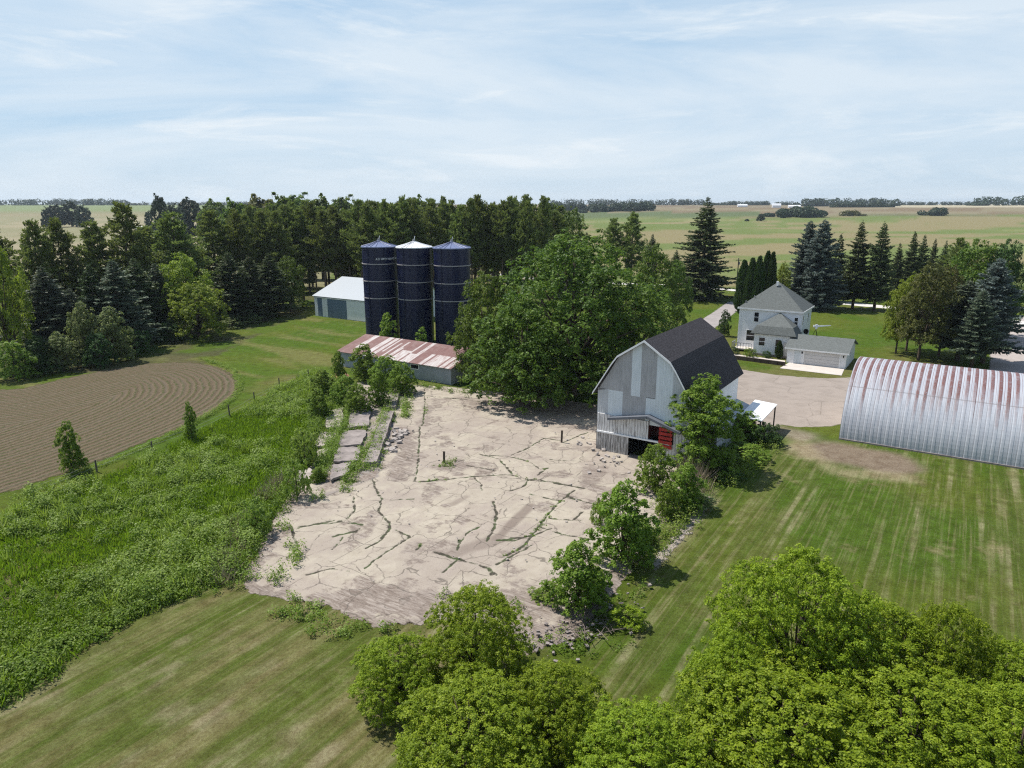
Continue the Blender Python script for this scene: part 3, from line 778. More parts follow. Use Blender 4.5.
dec_proto('willow', 111, 9., 3.2, .2, 26, .17, 1700, 30, 'dark_bush', lobe=(.22, .38), trunk_r=.14, airy=.08, squash=1.4, tuft=.28, skirt=8)
dec_proto('far_tree', 112, 12., 6., .0, 16, .85, 520, 22, 'maple', lobe=(.30, .50), trunk_r=.3, tuft=.8, skirt=9)
for i in range(4): pine_proto('pine_%d' % i, 200 + i, 22., 3.7, (.30, .40, .44, .36)[i], dens=1.75)
pine_proto('pine_low', 210, 20., 4.3, .08, dens=1.7)
pine_proto('pine_low_b', 211, 20., 4.0, .12, dens=1.7)
for i in range(3): spruce_proto('spruce_%d' % i, 220 + i, 18., 3.4, (.05, .12, .08)[i], dens=1.3, irr=.32, power=.8)
spruce_proto('spruce_big', 230, 24., 5.0, .07, droop=.42, dens=1.2, power=.85, gap=.55, irr=.34)
spruce_proto('blue_a', 231, 19., 4.4, .03, 'blue', .5, 1.6, .62, .5, .25)
spruce_proto('spruce_high', 233, 16., 3.5, .20, dens=1.4, irr=.34, power=.75, gap=.5)
spruce_proto('spruce_mid', 234, 18., 3.4, .15, dens=1.35, irr=.32, power=.8)
spruce_proto('blue_b', 232, 16., 3.6, .20, 'blue', .45, 1.5, .68, .52, .3)
for i in range(2): cedar_proto('cedar_%d' % i, 240 + i)

GROVE = 'dark pines packed in the grove behind the silos'
PINE_SHARED = 'tall dark pine in the dense grove behind the silos and white pole shed'
# --- left edge of the grove, front row (each told apart)
tree_px('maple_b', 'leafy_tree', 2, 99, 244, 58, 'yellow-green leafy tree cut by the left edge of the photo, in front of dark pines', 'tree', mat='yellow')
tree_px('pine_low', 'pine_tree', 0, 126, 226, 56, 'dark pine rising behind the yellow-green tree at the left edge', 'pine tree')
tree_px('pine_low_b', 'pine_tree', 38, 122, 220, 52, 'leftmost of two dark pines with even tops above the plump spruce at far left', 'pine tree')
tree_px('pine_low', 'pine_tree', 64, 127, 219, 52, 'dark pine right of its even-topped twin, above the slender grey spruce at far left', 'pine tree')
tree_px('pine_low_b', 'pine_tree', 96, 129, 221, 54, 'dark pine just left of the tallest pine on the left', 'pine tree')
tree_px('pine_low', 'pine_tree', 127, 131, 204, 68, 'tallest broad dark pine on the left, its top reaching the far field', 'pine tree')
tree_px('pine_low_b', 'pine_tree', 178, 142, 212, 68, 'broad olive pine directly above the bright lime tree of the grove edge', 'pine tree')
tree_px('pine_1', 'pine_tree', 152, 152, 226, 56, 'shorter dark pine behind, between the tallest left pine and the broad olive pine', 'pine tree')
tree_px('pine_0', 'pine_tree', 214, 152, 210, 52, 'dark pine just right of the broad olive pine', 'pine tree')
tree_px('spruce_1', 'spruce_tree', 47, 106, 267, 68, 'plump blue-grey spruce at far left, behind pale roadside shrubs', 'spruce tree', mat='grey_spruce')
tree_px('spruce_0', 'spruce_tree', 73, 108, 288, 44, 'slender grey spruce right beside the plump blue-grey spruce at far left', 'spruce tree', mat='grey_spruce')
tree_px('spruce_2', 'spruce_tree', 94, 112, 264, 48, 'yellow-tipped narrow conifer between the slender grey spruce and a tall dark spruce', 'spruce tree', mat='cedar')
tree_px('spruce_2', 'spruce_tree', 117, 112, 260, 66, 'tall dark blue-green spruce above the pale round shrubs on the left', 'spruce tree', mat='grey_spruce')
tree_px('spruce_0', 'spruce_tree', 138, 121, 258, 52, 'dark spruce right of the tall blue-green one, nearly black in shade', 'spruce tree')
tree_px('spruce_1', 'spruce_tree', 158, 125, 264, 50, 'grey-green spruce touching the left side of the bright lime tree', 'spruce tree', mat='grey_spruce')
tree_px('maple_b', 'leafy_tree', 185, 127, 255, 62, 'bright lime leafy tree standing out against the dark grove', 'tree', mat='yellow')
tree_px('maple_a', 'leafy_tree', 196, 122, 282, 66, 'lower yellow-green tree at the lawn edge under the bright lime tree', 'tree', mat='yellow')
tree_px('spruce_0', 'spruce_tree', 230, 139, 252, 54, 'dark green spruce right of the lime trees at the edge of the left lawn', 'spruce tree')
tree_px('spruce_2', 'spruce_tree', 251, 143, 256, 48, 'middle one of the three dark green spruces between lime trees and white shed', 'spruce tree')
tree_px('spruce_1', 'spruce_tree', 270, 148, 254, 48, 'dark green spruce left of the slim leafy tree near the white shed', 'spruce tree')
tree_px('maple_b', 'leafy_tree', 289, 153, 258, 40, 'slim mid-green leafy tree left of the white pole shed', 'tree')
# shrubs along the grove edge
for (px, Y, top, w, key, mat, lab) in [
        (12, 92, 342, 44, 'bush_a', 'bush', 'bright shrub at the left edge in front of the grove'),
        (38, 95, 338, 38, 'bush_b', 'dark_bush', 'dark green shrub between two lighter shrubs at the left grove edge'),
        (60, 97, 334, 34, 'bush_b', 'pale_bush', 'pale grey-green shrub under the slender grey spruce'),
        (84, 101, 306, 36, 'bush_b', 'pale_bush', 'tall pale green shrub left of the roundest pale shrub by the crop field'),
        (111, 103, 310, 40, 'bush_b', 'pale_bush', 'round pale green shrub right of the tall pale shrub near the curved crop field'),
        (98, 99.5, 334, 34, 'bush_a', 'dark_bush', 'dark shrub at the foot of the two tall pale shrubs'),
        (134, 108, 330, 36, 'bush_c', 'dark_bush', 'low dark shrub right of the round pale shrub'),
        (168, 119, 322, 34, 'bush_c', 'dark_bush', 'low dark shrub at the foot of the grey-green spruce'),
        (232, 133, 318, 30, 'bush_c', 'pale_bush', 'low pale shrub under the spruces right of the lime trees'),
        (252, 139, 314, 26, 'bush_c', 'pale_bush', 'low pale shrub farther right under the middle dark spruce'),
        (300, 160, 300, 22, 'bush_c', 'bush', 'low green bush beside the left wall of the white pole shed')]:
    tree_px(key, 'shrub', px, Y, top, w, lab, 'shrub', mat=mat)
# --- grove behind the silos
TOPX = [225, 245, 270, 290, 310, 330, 350, 370, 390, 410, 440, 460, 480, 500, 520, 540, 556]
TOPY = [212, 207, 203, 201, 199, 203, 202, 201, 199, 200, 197, 199, 198, 197, 196, 197, 206]
rr = random.Random(3)
k = 0
for row, (Y0, dy, step, off) in enumerate([(170, 0, 12.5, 0), (186, 2.5, 13, 6), (204, 1.5, 14, 3), (222, 1.5, 16, 9)]):
    px = 238 + off
    while px < 560:
        Y = Y0 + rr.uniform(-5, 5) + (0 if px > 300 or row else (px - 300) * .22)
        top = float(np.interp(px, TOPX, TOPY)) + rr.uniform(-3.5, 10) + dy
        if row == 3 and px < 300: top += 2
        tree_px(rr.choice(['pine_0', 'pine_1', 'pine_2', 'pine_3'] + (['pine_low', 'pine_low_b'] if row else [])), 'pine_tree', px + rr.uniform(-4, 4), Y, top, rr.uniform(22, 36), PINE_SHARED, 'pine tree', GROVE)
        k += 1; px += step * rr.uniform(.8, 1.2)
tree_px('maple_a', 'leafy_tree', 572, 190, 208, 44, 'green leafy tree at the right end of the pine grove', 'tree')
for px, Y, top, w, lab in [(262, 300, 199, 60, 'bare-looking round tree crown over the left part of the grove top'), (160, 430, 197, 20, 'tall round tree above the far farmstead on the left'), (190, 470, 200, 34, 'dark rounded tree at the far field edge right of the tall round tree'),
                       (215, 420, 202, 38, 'olive rounded tree just above the dark pine right of the broad olive pine'), (174, 450, 206, 26, 'low tree between the tall round tree and the dark rounded tree'), (236, 260, 203, 40, 'rounded tree topping the grove left of the tall pines'), (282, 262, 198, 42, 'rounded light crown among the pine tops left of the white shed'), (322, 255, 199, 40, 'rounded light crown in the grove directly above the white shed'), (420, 262, 200, 34, 'rounded light crown over the pines behind the middle silo'), (508, 215, 214, 30, 'light leafy tree filling the gap among the pines right of the silos'),
                       (300, 330, 197, 60, 'broad leafy crown showing over the pines left of the silos'), (346, 330, 199, 50, 'leafy crown showing over the pines above the white shed')]:
    tree_px('far_tree', 'leafy_tree', px, Y, top, w, lab, 'tree', mat='far_wood' if px < 200 else 'maple' if px != 262 else 'bronze')

# --- the big trees by the barn
tree_px('maple_big', 'maple_tree', 574, 84, 229, 196, 'huge green maple between the silos and the barn', 'tree')
tree_px('maple_a', 'maple_tree', 488, 90, 272, 88, 'leafy tree leaning over the right silo and rust-roofed shed', 'tree')
tree_px('maple_a', 'maple_tree', 522, 79.5, 305, 120, 'low leafy tree with dark shade at the back edge of the concrete', 'tree')
tree_px('maple_a', 'maple_tree', 632, 93, 287, 118, 'spreading leafy tree directly behind the black barn roof', 'tree')
tree_px('maple_b', 'maple_tree', 652, 116, 247, 62, 'small tree beyond the huge maple, left of the big lone spruce', 'tree')
tree_px('maple_b', 'maple_tree', 676, 122, 262, 40, 'small light green tree at the left foot of the big lone spruce', 'tree')
tree_px('pine_1', 'pine_tree', 612, 190, 218, 26, 'left one of two pines rising over the huge maple', 'pine tree')
tree_px('pine_0', 'pine_tree', 632, 188, 213, 32, 'right one of two pines rising over the huge maple', 'pine tree')
tree_px('spruce_0', 'spruce_tree', 652, 230, 234, 18, 'small spruce in the gap right of the two pines above the maple', 'spruce tree')
tree_px('spruce_1', 'spruce_tree', 676, 215, 250, 18, 'smallest spruce just left of the big lone spruce', 'spruce tree')
tree_px('spruce_big', 'spruce_tree', 705, 175, 197, 62, 'big lone dark spruce on the lawn by the lane', 'spruce tree')
# --- cedar row beside the house
for i, (px, Y, top, w, lab) in enumerate([(743, 151, 261, 15, 'leftmost column cedar of the row left of the house'), (751, 149, 259, 14, 'second column cedar from the left beside the house'), (758, 148, 257, 13, 'third column cedar from the left beside the house'),
                                          (766, 150, 252, 13, 'taller left cedar of the pair behind the house roof'), (771, 149, 253, 12, 'taller right cedar of the pair behind the house roof')]):
    tree_px('cedar_%d' % (i % 2), 'column_cedar', px, Y, top, w, lab, 'cedar', 'column cedars beside the house')
tree_px('airy', 'leafy_tree', 783, 158, 262, 20, 'small yellowish tree between the column cedars and the blue spruces', 'tree', mat='yellow')
tree_px('blue_a', 'blue_spruce', 807, 162, 221, 38, 'left one of two big blue spruces right of the house', 'spruce tree')
tree_px('blue_a', 'blue_spruce', 821, 157, 220, 44, 'right one of two big blue spruces beside the gravel road', 'spruce tree')
tree_px('spruce_2', 'spruce_tree', 838, 170, 234, 26, 'dark spruce peeking out behind the right big blue spruce', 'spruce tree')
tree_px('spruce_mid', 'spruce_tree', 858, 158, 221, 34, 'left one of two tall dark spruces on the roadside lawn', 'spruce tree')
tree_px('spruce_mid', 'spruce_tree', 880, 155, 222, 36, 'right one of two tall dark spruces on the roadside lawn', 'spruce tree')
for px, Y, top, w, lab in [(897, 168, 243, 20, 'thin dark spruce right beside the two tall roadside spruces'), (911, 170, 232, 26, 'tallest of the row of spruces behind the bronze tree'), (921, 172, 235, 22, 'second tallest spruce of the row behind the bronze tree'),
                           (932, 176, 239, 18, 'small spruce, third from the left in the row behind the bronze tree'), (943, 176, 241, 18, 'smallest spruce at the right end of the row behind the bronze tree')]:
    tree_px('spruce_%d' % (px % 3), 'spruce_tree', px, Y, top, w, lab, 'spruce tree')
# --- trees behind the quonset
tree_px('airy', 'bronze_tree', 926, 104, 262, 58, 'bronze-leaved airy tree behind the left half of the arched metal shed', 'tree')
tree_px('airy', 'leafy_tree', 901, 109, 282, 38, 'thin yellow-green tree at the left of the bronze tree', 'tree', mat='yellow')
tree_px('spruce_high', 'spruce_tree', 964, 104, 280, 60, 'grey-green spruce in front, between the bronze tree and the blue spruce at right', 'spruce tree', mat='grey_spruce')
tree_px('blue_b', 'blue_spruce', 992, 102, 258, 62, 'pale blue spruce behind the arched shed near the driveway', 'spruce tree')
tree_px('maple_b', 'leafy_tree', 974, 120, 243, 76, 'green leafy tree behind the spruces at the right', 'tree')
tree_px('maple_b', 'leafy_tree', 1004, 117, 243, 52, 'dark leafy tree behind the pale blue spruce by the right edge', 'tree', mat='dark_bush')
tree_px('airy', 'bronze_tree', 946, 107, 266, 50, 'olive-bronze tree between the bronze tree and the grey-green spruce', 'tree')
tree_px('airy', 'leafy_tree', 912, 111, 274, 48, 'yellowish-olive tree close behind the bronze tree', 'tree', mat='yellow')
tree_px('maple_b', 'leafy_tree', 990, 124, 247, 70, 'olive leafy tree filling the back of the clump at right', 'tree', mat='bronze')
tree_px('spruce_high', 'spruce_tree', 978, 99, 290, 46, 'shorter grey-green spruce between the taller grey-green one and the pale blue spruce', 'spruce tree', mat='grey_spruce')
tree_px('pine_2', 'pine_tree', 957, 145, 239, 32, 'pine top showing left of the green leafy tree at the right', 'pine tree')
# --- shrubs round the concrete and the barn
tree_px('bush_b', 'young_tree', 624, 41.8, 486, 68, 'tallest bright green sapling tree on the right edge of the concrete', 'young tree')
tree_px('bush_b', 'young_tree', 578, 36.4, 545, 66, 'bright green young tree at the lower right corner of the concrete', 'young tree')
tree_px('bush_c', 'bush', 628, 34.8, 608, 40, 'lime bush on the lawn edge right of the corner young tree', 'bush', mat='lime')
tree_px('bush_a', 'bush', 655, 53.6, 445, 44, 'round bright bush in front of the dark barn opening', 'bush')
tree_px('bush_b', 'bush', 686, 50.4, 466, 42, 'bright bush right of the round one, beside the broken strip', 'bush')
tree_px('bush_c', 'bush', 548, 37.8, 588, 40, 'low bush left of the corner young tree at the rubble', 'bush')
tree_px('bush_c', 'bush', 600, 47.5, 500, 22, 'small bush at the upper left of the tallest sapling tree', 'bush')
tree_px('willow', 'willow_tree', 704, 59.0, 377, 84, 'tall willowy green tree hiding the right side of the barn front', 'tree', mat='bush')
tree_px('bush_c', 'bush', 741, 61.5, 446, 62, 'low rounded bush at the foot of the willowy tree on the lawn side', 'bush')
tree_px('bush_b', 'bush', 748, 66.5, 413, 34, 'leafy bush under the white lean-to canopy', 'bush')
tree_px('bush_c', 'bush', 765, 65.5, 424, 34, 'low weedy bush right of the canopy post', 'bush', mat='dark_bush')
tree_px('bush_c', 'bush', 722, 57, 468, 44, 'dark low bush in the shade under the willowy tree', 'bush', mat='dark_bush')
tree_px('bush_b', 'bush', 668, 48.6, 482, 26, 'slim bush between the two bright bushes and the tallest sapling tree', 'bush')
tree_px('bush_a', 'bush', 640, 44.5, 520, 36, 'bush tucked behind the right side of the tallest sapling tree', 'bush')
tree_px('bush_b', 'bush', 592, 38.6, 566, 34, 'bush between the corner young tree and the tallest sapling tree', 'bush')
tree_px('bush_c', 'bush', 700, 51, 494, 36, 'grey-green low bush beside the dry grass at the strip', 'bush', mat='pale_bush')
# --- bushes between shed and feed lanes
for px, Y, top, w, key, lab in [
        (364, 91, 346, 34, 'bush_b', 'tall bush against the left part of the rust-roofed shed'),
        (338, 93, 352, 16, 'bush_b', 'narrow bush at the left corner of the rust-roofed shed'),
        (386, 87, 356, 36, 'bush_a', 'wide bush before the middle of the rust-roofed shed'),
        (402, 84.5, 363, 34, 'bush_a', 'bush at the far end of the long concrete feed bunk'),
        (322, 82, 371, 30, 'bush_b', 'bush on the left lane edge, left of the sandy spot'),
        (345, 79, 376, 34, 'bush_a', 'bush between the two concrete lanes, below the tall shed bush'),
        (358, 76, 384, 32, 'bush_a', 'bush in the middle of the weedy lanes left of the feed bunk'),
        (318, 74, 390, 28, 'bush_b', 'bush on the left edge of the left concrete lane'),
        (378, 79, 372, 26, 'bush_b', 'bush close to the left side of the far feed bunk piece'),
        (318, 55.8, 468, 18, 'bush_b', 'small bush at the near end of the weedy lane divider'),
        (296, 52.4, 462, 30, 'bush_c', 'bush at the weedy left edge of the concrete'),
        (255, 46, 500, 36, 'bush_c', 'bush on the left corner edge of the concrete slab'),
        (304, 60, 432, 32, 'bush_c', 'darker bush at the weed patch edge left of the lanes')]:
    tree_px(key, 'bush', px, Y, top, w, lab, 'bush', mat='bush' if key != 'bush_c' else 'weed')
tree_px('sapling', 'sapling', 388, 108, 314, 20, 'young tree growing in front of the left silo behind the shed roof', 'sapling')
tree_px('sapling', 'sapling', 422, 109.5, 328, 14, 'small sapling in front of the middle silo behind the shed roof', 'sapling')
tree_px('bush_b', 'sapling', 69, 58.0, 424, 28, 'young tree at the edge of the crop field, left', 'sapling')
tree_px('bush_b', 'sapling', 190, 66.5, 404, 15, 'thin young tree at the fence right of the crop field sapling', 'sapling')
# --- house planting
tree_px('bush_b', 'ornamental_tree', 725, 124, 311, 14, 'small round clipped tree on the lawn by the lane, left of the house', 'tree', mat='dark_bush')
for px, Y, top, w, key, mat, lab in [(733, 108.5, 347, 14, 'bush_c', 'dark_bush', 'dark shrub under the deck railing of the white house'), (750, 106.5, 348.5, 14, 'bush_c', 'bush', 'lighter green shrub beside the walk before the white house'),
                                (767, 105.5, 351, 10, 'bush_c', 'dark_bush', 'low shrub under the porch windows of the white house')]:
    tree_px(key, 'shrub', px, Y, top, w, lab, 'shrub', mat=mat)
tree_px('cedar_1', 'clipped_cedar', 779.5, 105.2, 341, 7, 'small dark clipped cedar by the door of the white house', 'cedar')
# --- lime trees along the near edge
for px, Y, top, w, key, lab in [
        (476, 30, 592, 128, 'lime_a', 'lime-green tree below the concrete, left of the foreground'), (398, 28.5, 640, 100, 'lime_b', 'lower lime tree at the left side of the foreground lime tree'),
        (556, 26, 668, 110, 'lime_b', 'low lime tree between the two foreground clusters'), (470, 24.5, 690, 180, 'lime_a', 'lime tree at the bottom edge under the concrete'),
        (800, 28.5, 558, 180, 'lime_a', 'tallest lime-green tree in the right foreground'), (734, 26, 640, 110, 'lime_b', 'lime tree at the left flank of the right foreground cluster'),
        (880, 28, 606, 150, 'lime_b', 'lime tree right of the tallest one in the right foreground'), (945, 27.5, 606, 100, 'lime_a', 'darker lime tree near the right edge of the foreground'),
        (1020, 26, 645, 110, 'lime_b', 'lime tree cut by the right edge in the foreground'), (780, 23.5, 680, 230, 'lime_b', 'lime tree at the bottom edge below the tallest one'),
        (910, 23.5, 684, 220, 'lime_a', 'lime tree at the bottom edge, right foreground'), (1020, 22.5, 700, 190, 'lime_a', 'lime tree filling the bottom right corner'),
        (640, 23, 716, 150, 'lime_b', 'low lime tree at the bottom edge, centre')]:
    tree_px(key, 'lime_green_tree', px, Y, top, w, lab, 'tree', 'lime-green trees along the near edge')

# --- weeds (nobody could count them)
def weed_mass(name, P, n, hr, rr_, leaf, per, mat, seed, label, cat, ok=None, kindtint=None, blades=False):
    lv = Leaves(seed); r = lv.r; P = np.asarray(P)
    lo, hi = P.min(0), P.max(0); pts = []
    while sum(len(p) for p in pts) < n:
        q = r.uniform(lo, hi, (n * 2, 2)); q = q[inside(q[:, 0], q[:, 1], P)]
        if ok is not None: q = q[ok(q[:, 0], q[:, 1], r)]
        pts.append(q)
    pts = np.concatenate(pts)[:n]
    h = r.uniform(*hr, n) * (.35 + 1.3 * fbm(pts[:, 0] / 4, pts[:, 1] / 4, seed)); rad = r.uniform(*rr_, n)
    base = np.repeat(np.c_[pts, np.zeros(n)], per, 0); N = len(base)
    if blades:
        d = np.c_[r.normal(size=(N, 2)) * .35, np.ones(N)]
        base[:, :2] += r.normal(size=(N, 2)) * np.repeat(rad, per)[:, None] * .5
        lv.blades(base, d, np.repeat(h, per) * r.uniform(.6, 1.2, N), leaf * r.uniform(.6, 1.3, N), np.repeat(r.uniform(.2, .8, n), per) + r.normal(size=N) * .15)
    else:
        d = rand_dirs(r, N); d[:, 2] = np.abs(d[:, 2]); k = r.uniform(.55, 1.0, N)[:, None]
        off = d * k * np.c_[np.repeat(rad, per), np.repeat(rad, per), np.repeat(h, per)]
        off[:, 2] = np.maximum(off[:, 2], .04)
        lv.cards(base + off, d * .7 + [0, 0, .5] + r.normal(size=(N, 3)) * .45, leaf * r.uniform(.6, 1.4, N), leaf * r.uniform(.4, .8, N), np.repeat(r.uniform(.15, .85, n), per) + r.normal(size=N) * .15)
    o = put(name, lv.mesh(name), M[mat]); tag(o, label, cat, None, 'stuff'); return o
patch = px_poly([(-160, 575), (0, 518), (35, 500), (100, 480), (150, 457), (200, 432), (240, 412), (280, 390), (318, 370), (335, 380), (325, 420), (300, 465), (275, 510), (255, 545), (235, 575), (200, 590), (130, 620), (60, 668), (0, 705), (-100, 760), (-220, 700)])
lumpy = lambda x, y, r: fbm(x / 7, y / 7, 61) + r.normal(size=len(x)) * .07 > .45
weed_mass('tall_weeds', patch, 620, (.6, 1.5), (.6, 1.3), .17, 190, 'weed', 301, 'lumpy tall green weeds filling the patch between crop field and concrete', 'weeds', lumpy)
weed_mass('low_weeds', patch, 1500, (.25, .8), (.2, .55), .13, 46, 'weed', 306, 'small leafy weeds between the larger mounds on the left', 'weeds', lumpy)
weed_mass('plume_weeds', patch, 380, (.5, 1.4), (.15, .4), .06, 22, 'weed', 307, 'taller thin stalks sticking out of the weed patch on the left', 'weeds', lumpy, blades=True)
weed_mass('rank_grass', patch, 7000, (.25, .6), (.3, .7), .08, 18, 'grass', 302, 'bright yellow-green rank grass between the weed clumps on the left', 'grass', None, blades=True)
weed_mass('dark_weeds', px_poly([(-60, 640), (60, 580), (150, 545), (215, 525), (238, 560), (205, 583), (130, 608), (60, 650), (-30, 700)]), 330, (.5, 1.1), (.4, .8), .14, 60, 'bush', 305, 'darker green weeds in the lower part of the left patch', 'weeds')
edge_band = smooth_poly(band([G(-20, 660 + 30), G(60, 655), G(130, 612), G(205, 585), G(235, 572)], 1.6), 1)
weed_mass('edge_weeds', edge_band, 260, (.4, .9), (.3, .6), .15, 44, 'bush', 303, 'dark green weeds along the mown edge of the left patch', 'weeds')
verge = smooth_poly(band([G(0, 503), G(60, 482), G(130, 455), G(190, 426), G(228, 404), G(243, 386), G(232, 368), G(200, 359)], .9), 1)
weed_mass('field_edge_grass', verge, 700, (.2, .5), (.2, .5), .10, 26, 'weed', 304, 'fringe of grass growing round the edge of the crop field', 'grass')
def along(lines, n, seed, jit):
    r = np.random.default_rng(seed); out = []
    for P in lines:
        P = np.asarray(P); L = np.linalg.norm(np.diff(P, axis=0), axis=1); c = np.r_[0, np.cumsum(L)]
        for q in r.uniform(0, c[-1], max(1, int(n * c[-1]))):
            i = min(np.searchsorted(c, q) - 1, len(L) - 1); i = max(i, 0)
            out.append(P[i] + (P[i + 1] - P[i]) * (q - c[i]) / L[i] + r.normal(size=2) * jit)
    return np.array(out)
def weed_line(name, pts, hr, rad, leaf, per, mat, seed, label, cat):
    lv = Leaves(seed); r = lv.r; n = len(pts); h = r.uniform(*hr, n)
    base = np.repeat(np.c_[pts, np.full(n, .06)], per, 0); N = len(base)
    d = rand_dirs(r, N); d[:, 2] = np.abs(d[:, 2])
    rd = r.uniform(.5, 1.2, n) * rad
    off = d * r.uniform(.4, 1, N)[:, None] * np.c_[np.repeat(rd, per), np.repeat(rd, per), np.repeat(h, per)]
    lv.cards(base + off, d * .6 + [0, 0, .5] + r.normal(size=(N, 3)) * .5, leaf * r.uniform(.6, 1.4, N), leaf * r.uniform(.4, .8, N), np.repeat(r.uniform(.1, .8, n), per) + r.normal(size=N) * .15)
    o = put(name, lv.mesh(name), M[mat]); tag(o, label, cat, None, 'stuff'); return o
thin = along([CRW[i] for i in (0, 1, 5, 7, 8, 10, 22)], .3, 311, .08)
thick = along([CRW[6], CRW[27], [G(434, 466), G(455, 470), G(446, 461), G(438, 468), G(452, 463)], [G(437, 466), G(452, 470), G(446, 462)], [G(428, 398), G(424, 420)], [G(516, 640), G(490, 612)]], 2.4, 312, .12)
weed_line('crack_weeds', np.concatenate([thin, thick]), (.08, .28), .22, .10, 22, 'weed', 313, 'small green weeds sprouting in the cracks of the concrete', 'weeds')
left = along([[G(275, 525), G(290, 533)], [G(288, 545), G(297, 560), G(290, 572)], [G(280, 588), G(284, 570)], [G(235, 578), G(280, 580)], [G(330, 498), G(305, 500)], [G(440, 468), G(455, 464)]], 3.2, 314, .25)
lanes = along([[G(378, 462), G(384, 430), G(394, 398)], [G(322, 480), G(338, 445), G(347, 420), G(356, 395)], [G(334, 440), G(320, 470)], [G(352, 484), G(340, 492)], [G(375, 470), G(350, 472), G(335, 478)], [G(342, 430), G(372, 432)], [G(404, 420), G(409, 395)], [G(365, 470), G(390, 405)], [G(330, 465), G(352, 405)], [G(318, 480), G(345, 400)], [G(346, 488), G(366, 450)]], 6.5, 315, .32)
weed_line('lane_weeds', np.concatenate([left, lanes]), (.35, 1.3), .46, .14, 44, 'weed', 316, 'leafy weeds growing in rows between the old concrete lanes', 'weeds')
near = along([[G(270, 612), G(300, 622), G(350, 632), G(385, 632)], [G(285, 604), G(330, 616)], [G(215, 585), G(240, 590)]], 3.4, 317, .45)
weed_line('slab_edge_weeds', near, (.3, .8), .5, .13, 50, 'weed', 318, 'grey-green weeds along the near edge of the concrete slab', 'weeds')
shed_w = along([[G(415, 386), G(450, 391), G(470, 396)], [G(395, 384), G(420, 388)]], 3.0, 319, .5)
weed_line('shed_weeds', shed_w, (.5, 1.1), .6, .16, 44, 'bush', 320, 'green weeds along the front of the rust-roofed shed', 'weeds')
rub = along([[G(440, 602), G(470, 596), G(520, 606)], [G(385, 632), G(430, 640)], [G(610, 600), G(580, 640), G(530, 650)], [G(650, 575), G(628, 600)], [G(480, 600), G(430, 598)], [G(690, 505), G(668, 535)], [G(765, 440), G(740, 470), G(715, 492)], [G(630, 640), G(560, 660)]], 2.2, 321, .5)
sc_ = along([[G(328, 392), G(304, 448), G(280, 488), G(257, 538), G(238, 576)], [G(340, 385), G(322, 420), G(306, 460)]], 4.0, 333, .55)
weed_line('edge_scrub', sc_, (.6, 1.9), .7, .15, 64, 'bush', 334, 'upright scrub growing along the left edge of the concrete and lanes', 'scrub')
rg = along([[G(775, 440), G(748, 466), G(715, 494)], [G(760, 452), G(725, 482)], [G(700, 500), G(672, 535), G(655, 560)], [G(668, 508), G(648, 548), G(632, 575)], [G(690, 478), G(665, 500)]], 3.6, 330, .5)
weed_line('edge_growth', rg, (.5, 1.5), .6, .14, 52, 'weed', 331, 'tall weeds running along the right edge of the concrete up to the barn', 'weeds')
weed_line('rubble_weeds', rub, (.2, .7), .4, .12, 40, 'bush', 322, 'mixed weeds on the rubble at the right corner of the concrete', 'weeds')
dry = along([[G(245, 520), G(232, 560), G(222, 585)], [G(285, 478), G(262, 505)]], 5, 323, .35)
lv = Leaves(324); N = len(dry) * 14
lv.blades(np.repeat(np.c_[dry, np.zeros(len(dry))], 14, 0) + lv.r.normal(size=(N, 3)) * [.3, .3, 0], np.c_[lv.r.normal(size=(N, 2)) * .5, np.ones(N)], lv.r.uniform(.6, 1.5, N), .035, lv.r.uniform(.2, 1, N))
tag(put('dry_stalks', lv.mesh('dry_stalks'), M['dry']), 'pale dry stalks standing at the left edge of the concrete', 'dry stalks', None, 'stuff')
dd = along([[G(678, 462), G(686, 440), G(690, 420)], [G(690, 470), G(700, 500)]], 7, 325, .3)
lv = Leaves(326); N = len(dd) * 16
lv.blades(np.repeat(np.c_[dd, np.zeros(len(dd))], 16, 0) + lv.r.normal(size=(N, 3)) * [.35, .35, 0], np.c_[lv.r.normal(size=(N, 2)) * .4, np.ones(N)], lv.r.uniform(.8, 2.6, N), .04, lv.r.uniform(.2, .9, N))
tag(put('dead_brush', lv.mesh('dead_brush'), M['dry']), 'grey dead brush standing left of the willowy tree at the barn', 'dead brush', None, 'stuff')

# ------------------------------------------------------------------ BUILDINGS
def frame(name, org, label, cat, group=None):
    o = empty(name, (org[0], org[1], 0), BA); tag(o, label, cat, group); return o

def window(parent, x, y, z, w, h, face='front', sash=True):
    """framed window on a wall facing -y (front) or +x (side); frame stands proud, pane recessed in it"""
    f = MB(); p_ = MB(); b = .09; d = .06
    if face == 'front':
        f.box(x, x + w, y - d, y, z, z + b).box(x, x + w, y - d, y, z + h - b, z + h).box(x, x + b, y - d, y, z + b, z + h - b).box(x + w - b, x + w, y - d, y, z + b, z + h - b)
        if sash: f.box(x + b, x + w - b, y - d, y, z + h * .5 - .04, z + h * .5 + .04)
        p_.box(x + b, x + w - b, y - .025, y - .004, z + b, z + h - b)
    else:
        f.box(x, x + d, y, y + w, z, z + b).box(x, x + d, y, y + w, z + h - b, z + h).box(x, x + d, y, y + b, z + b, z + h - b).box(x, x + d, y + w - b, y + w, z + b, z + h - b)
        if sash: f.box(x, x + d, y + b, y + w - b, z + h * .5 - .04, z + h * .5 + .04)
        p_.box(x + .004, x + .025, y + b, y + w - b, z + b, z + h - b)
    fo = f.build('window', M['white_trim'], parent); p_.build('pane', M['glass'], fo); return fo

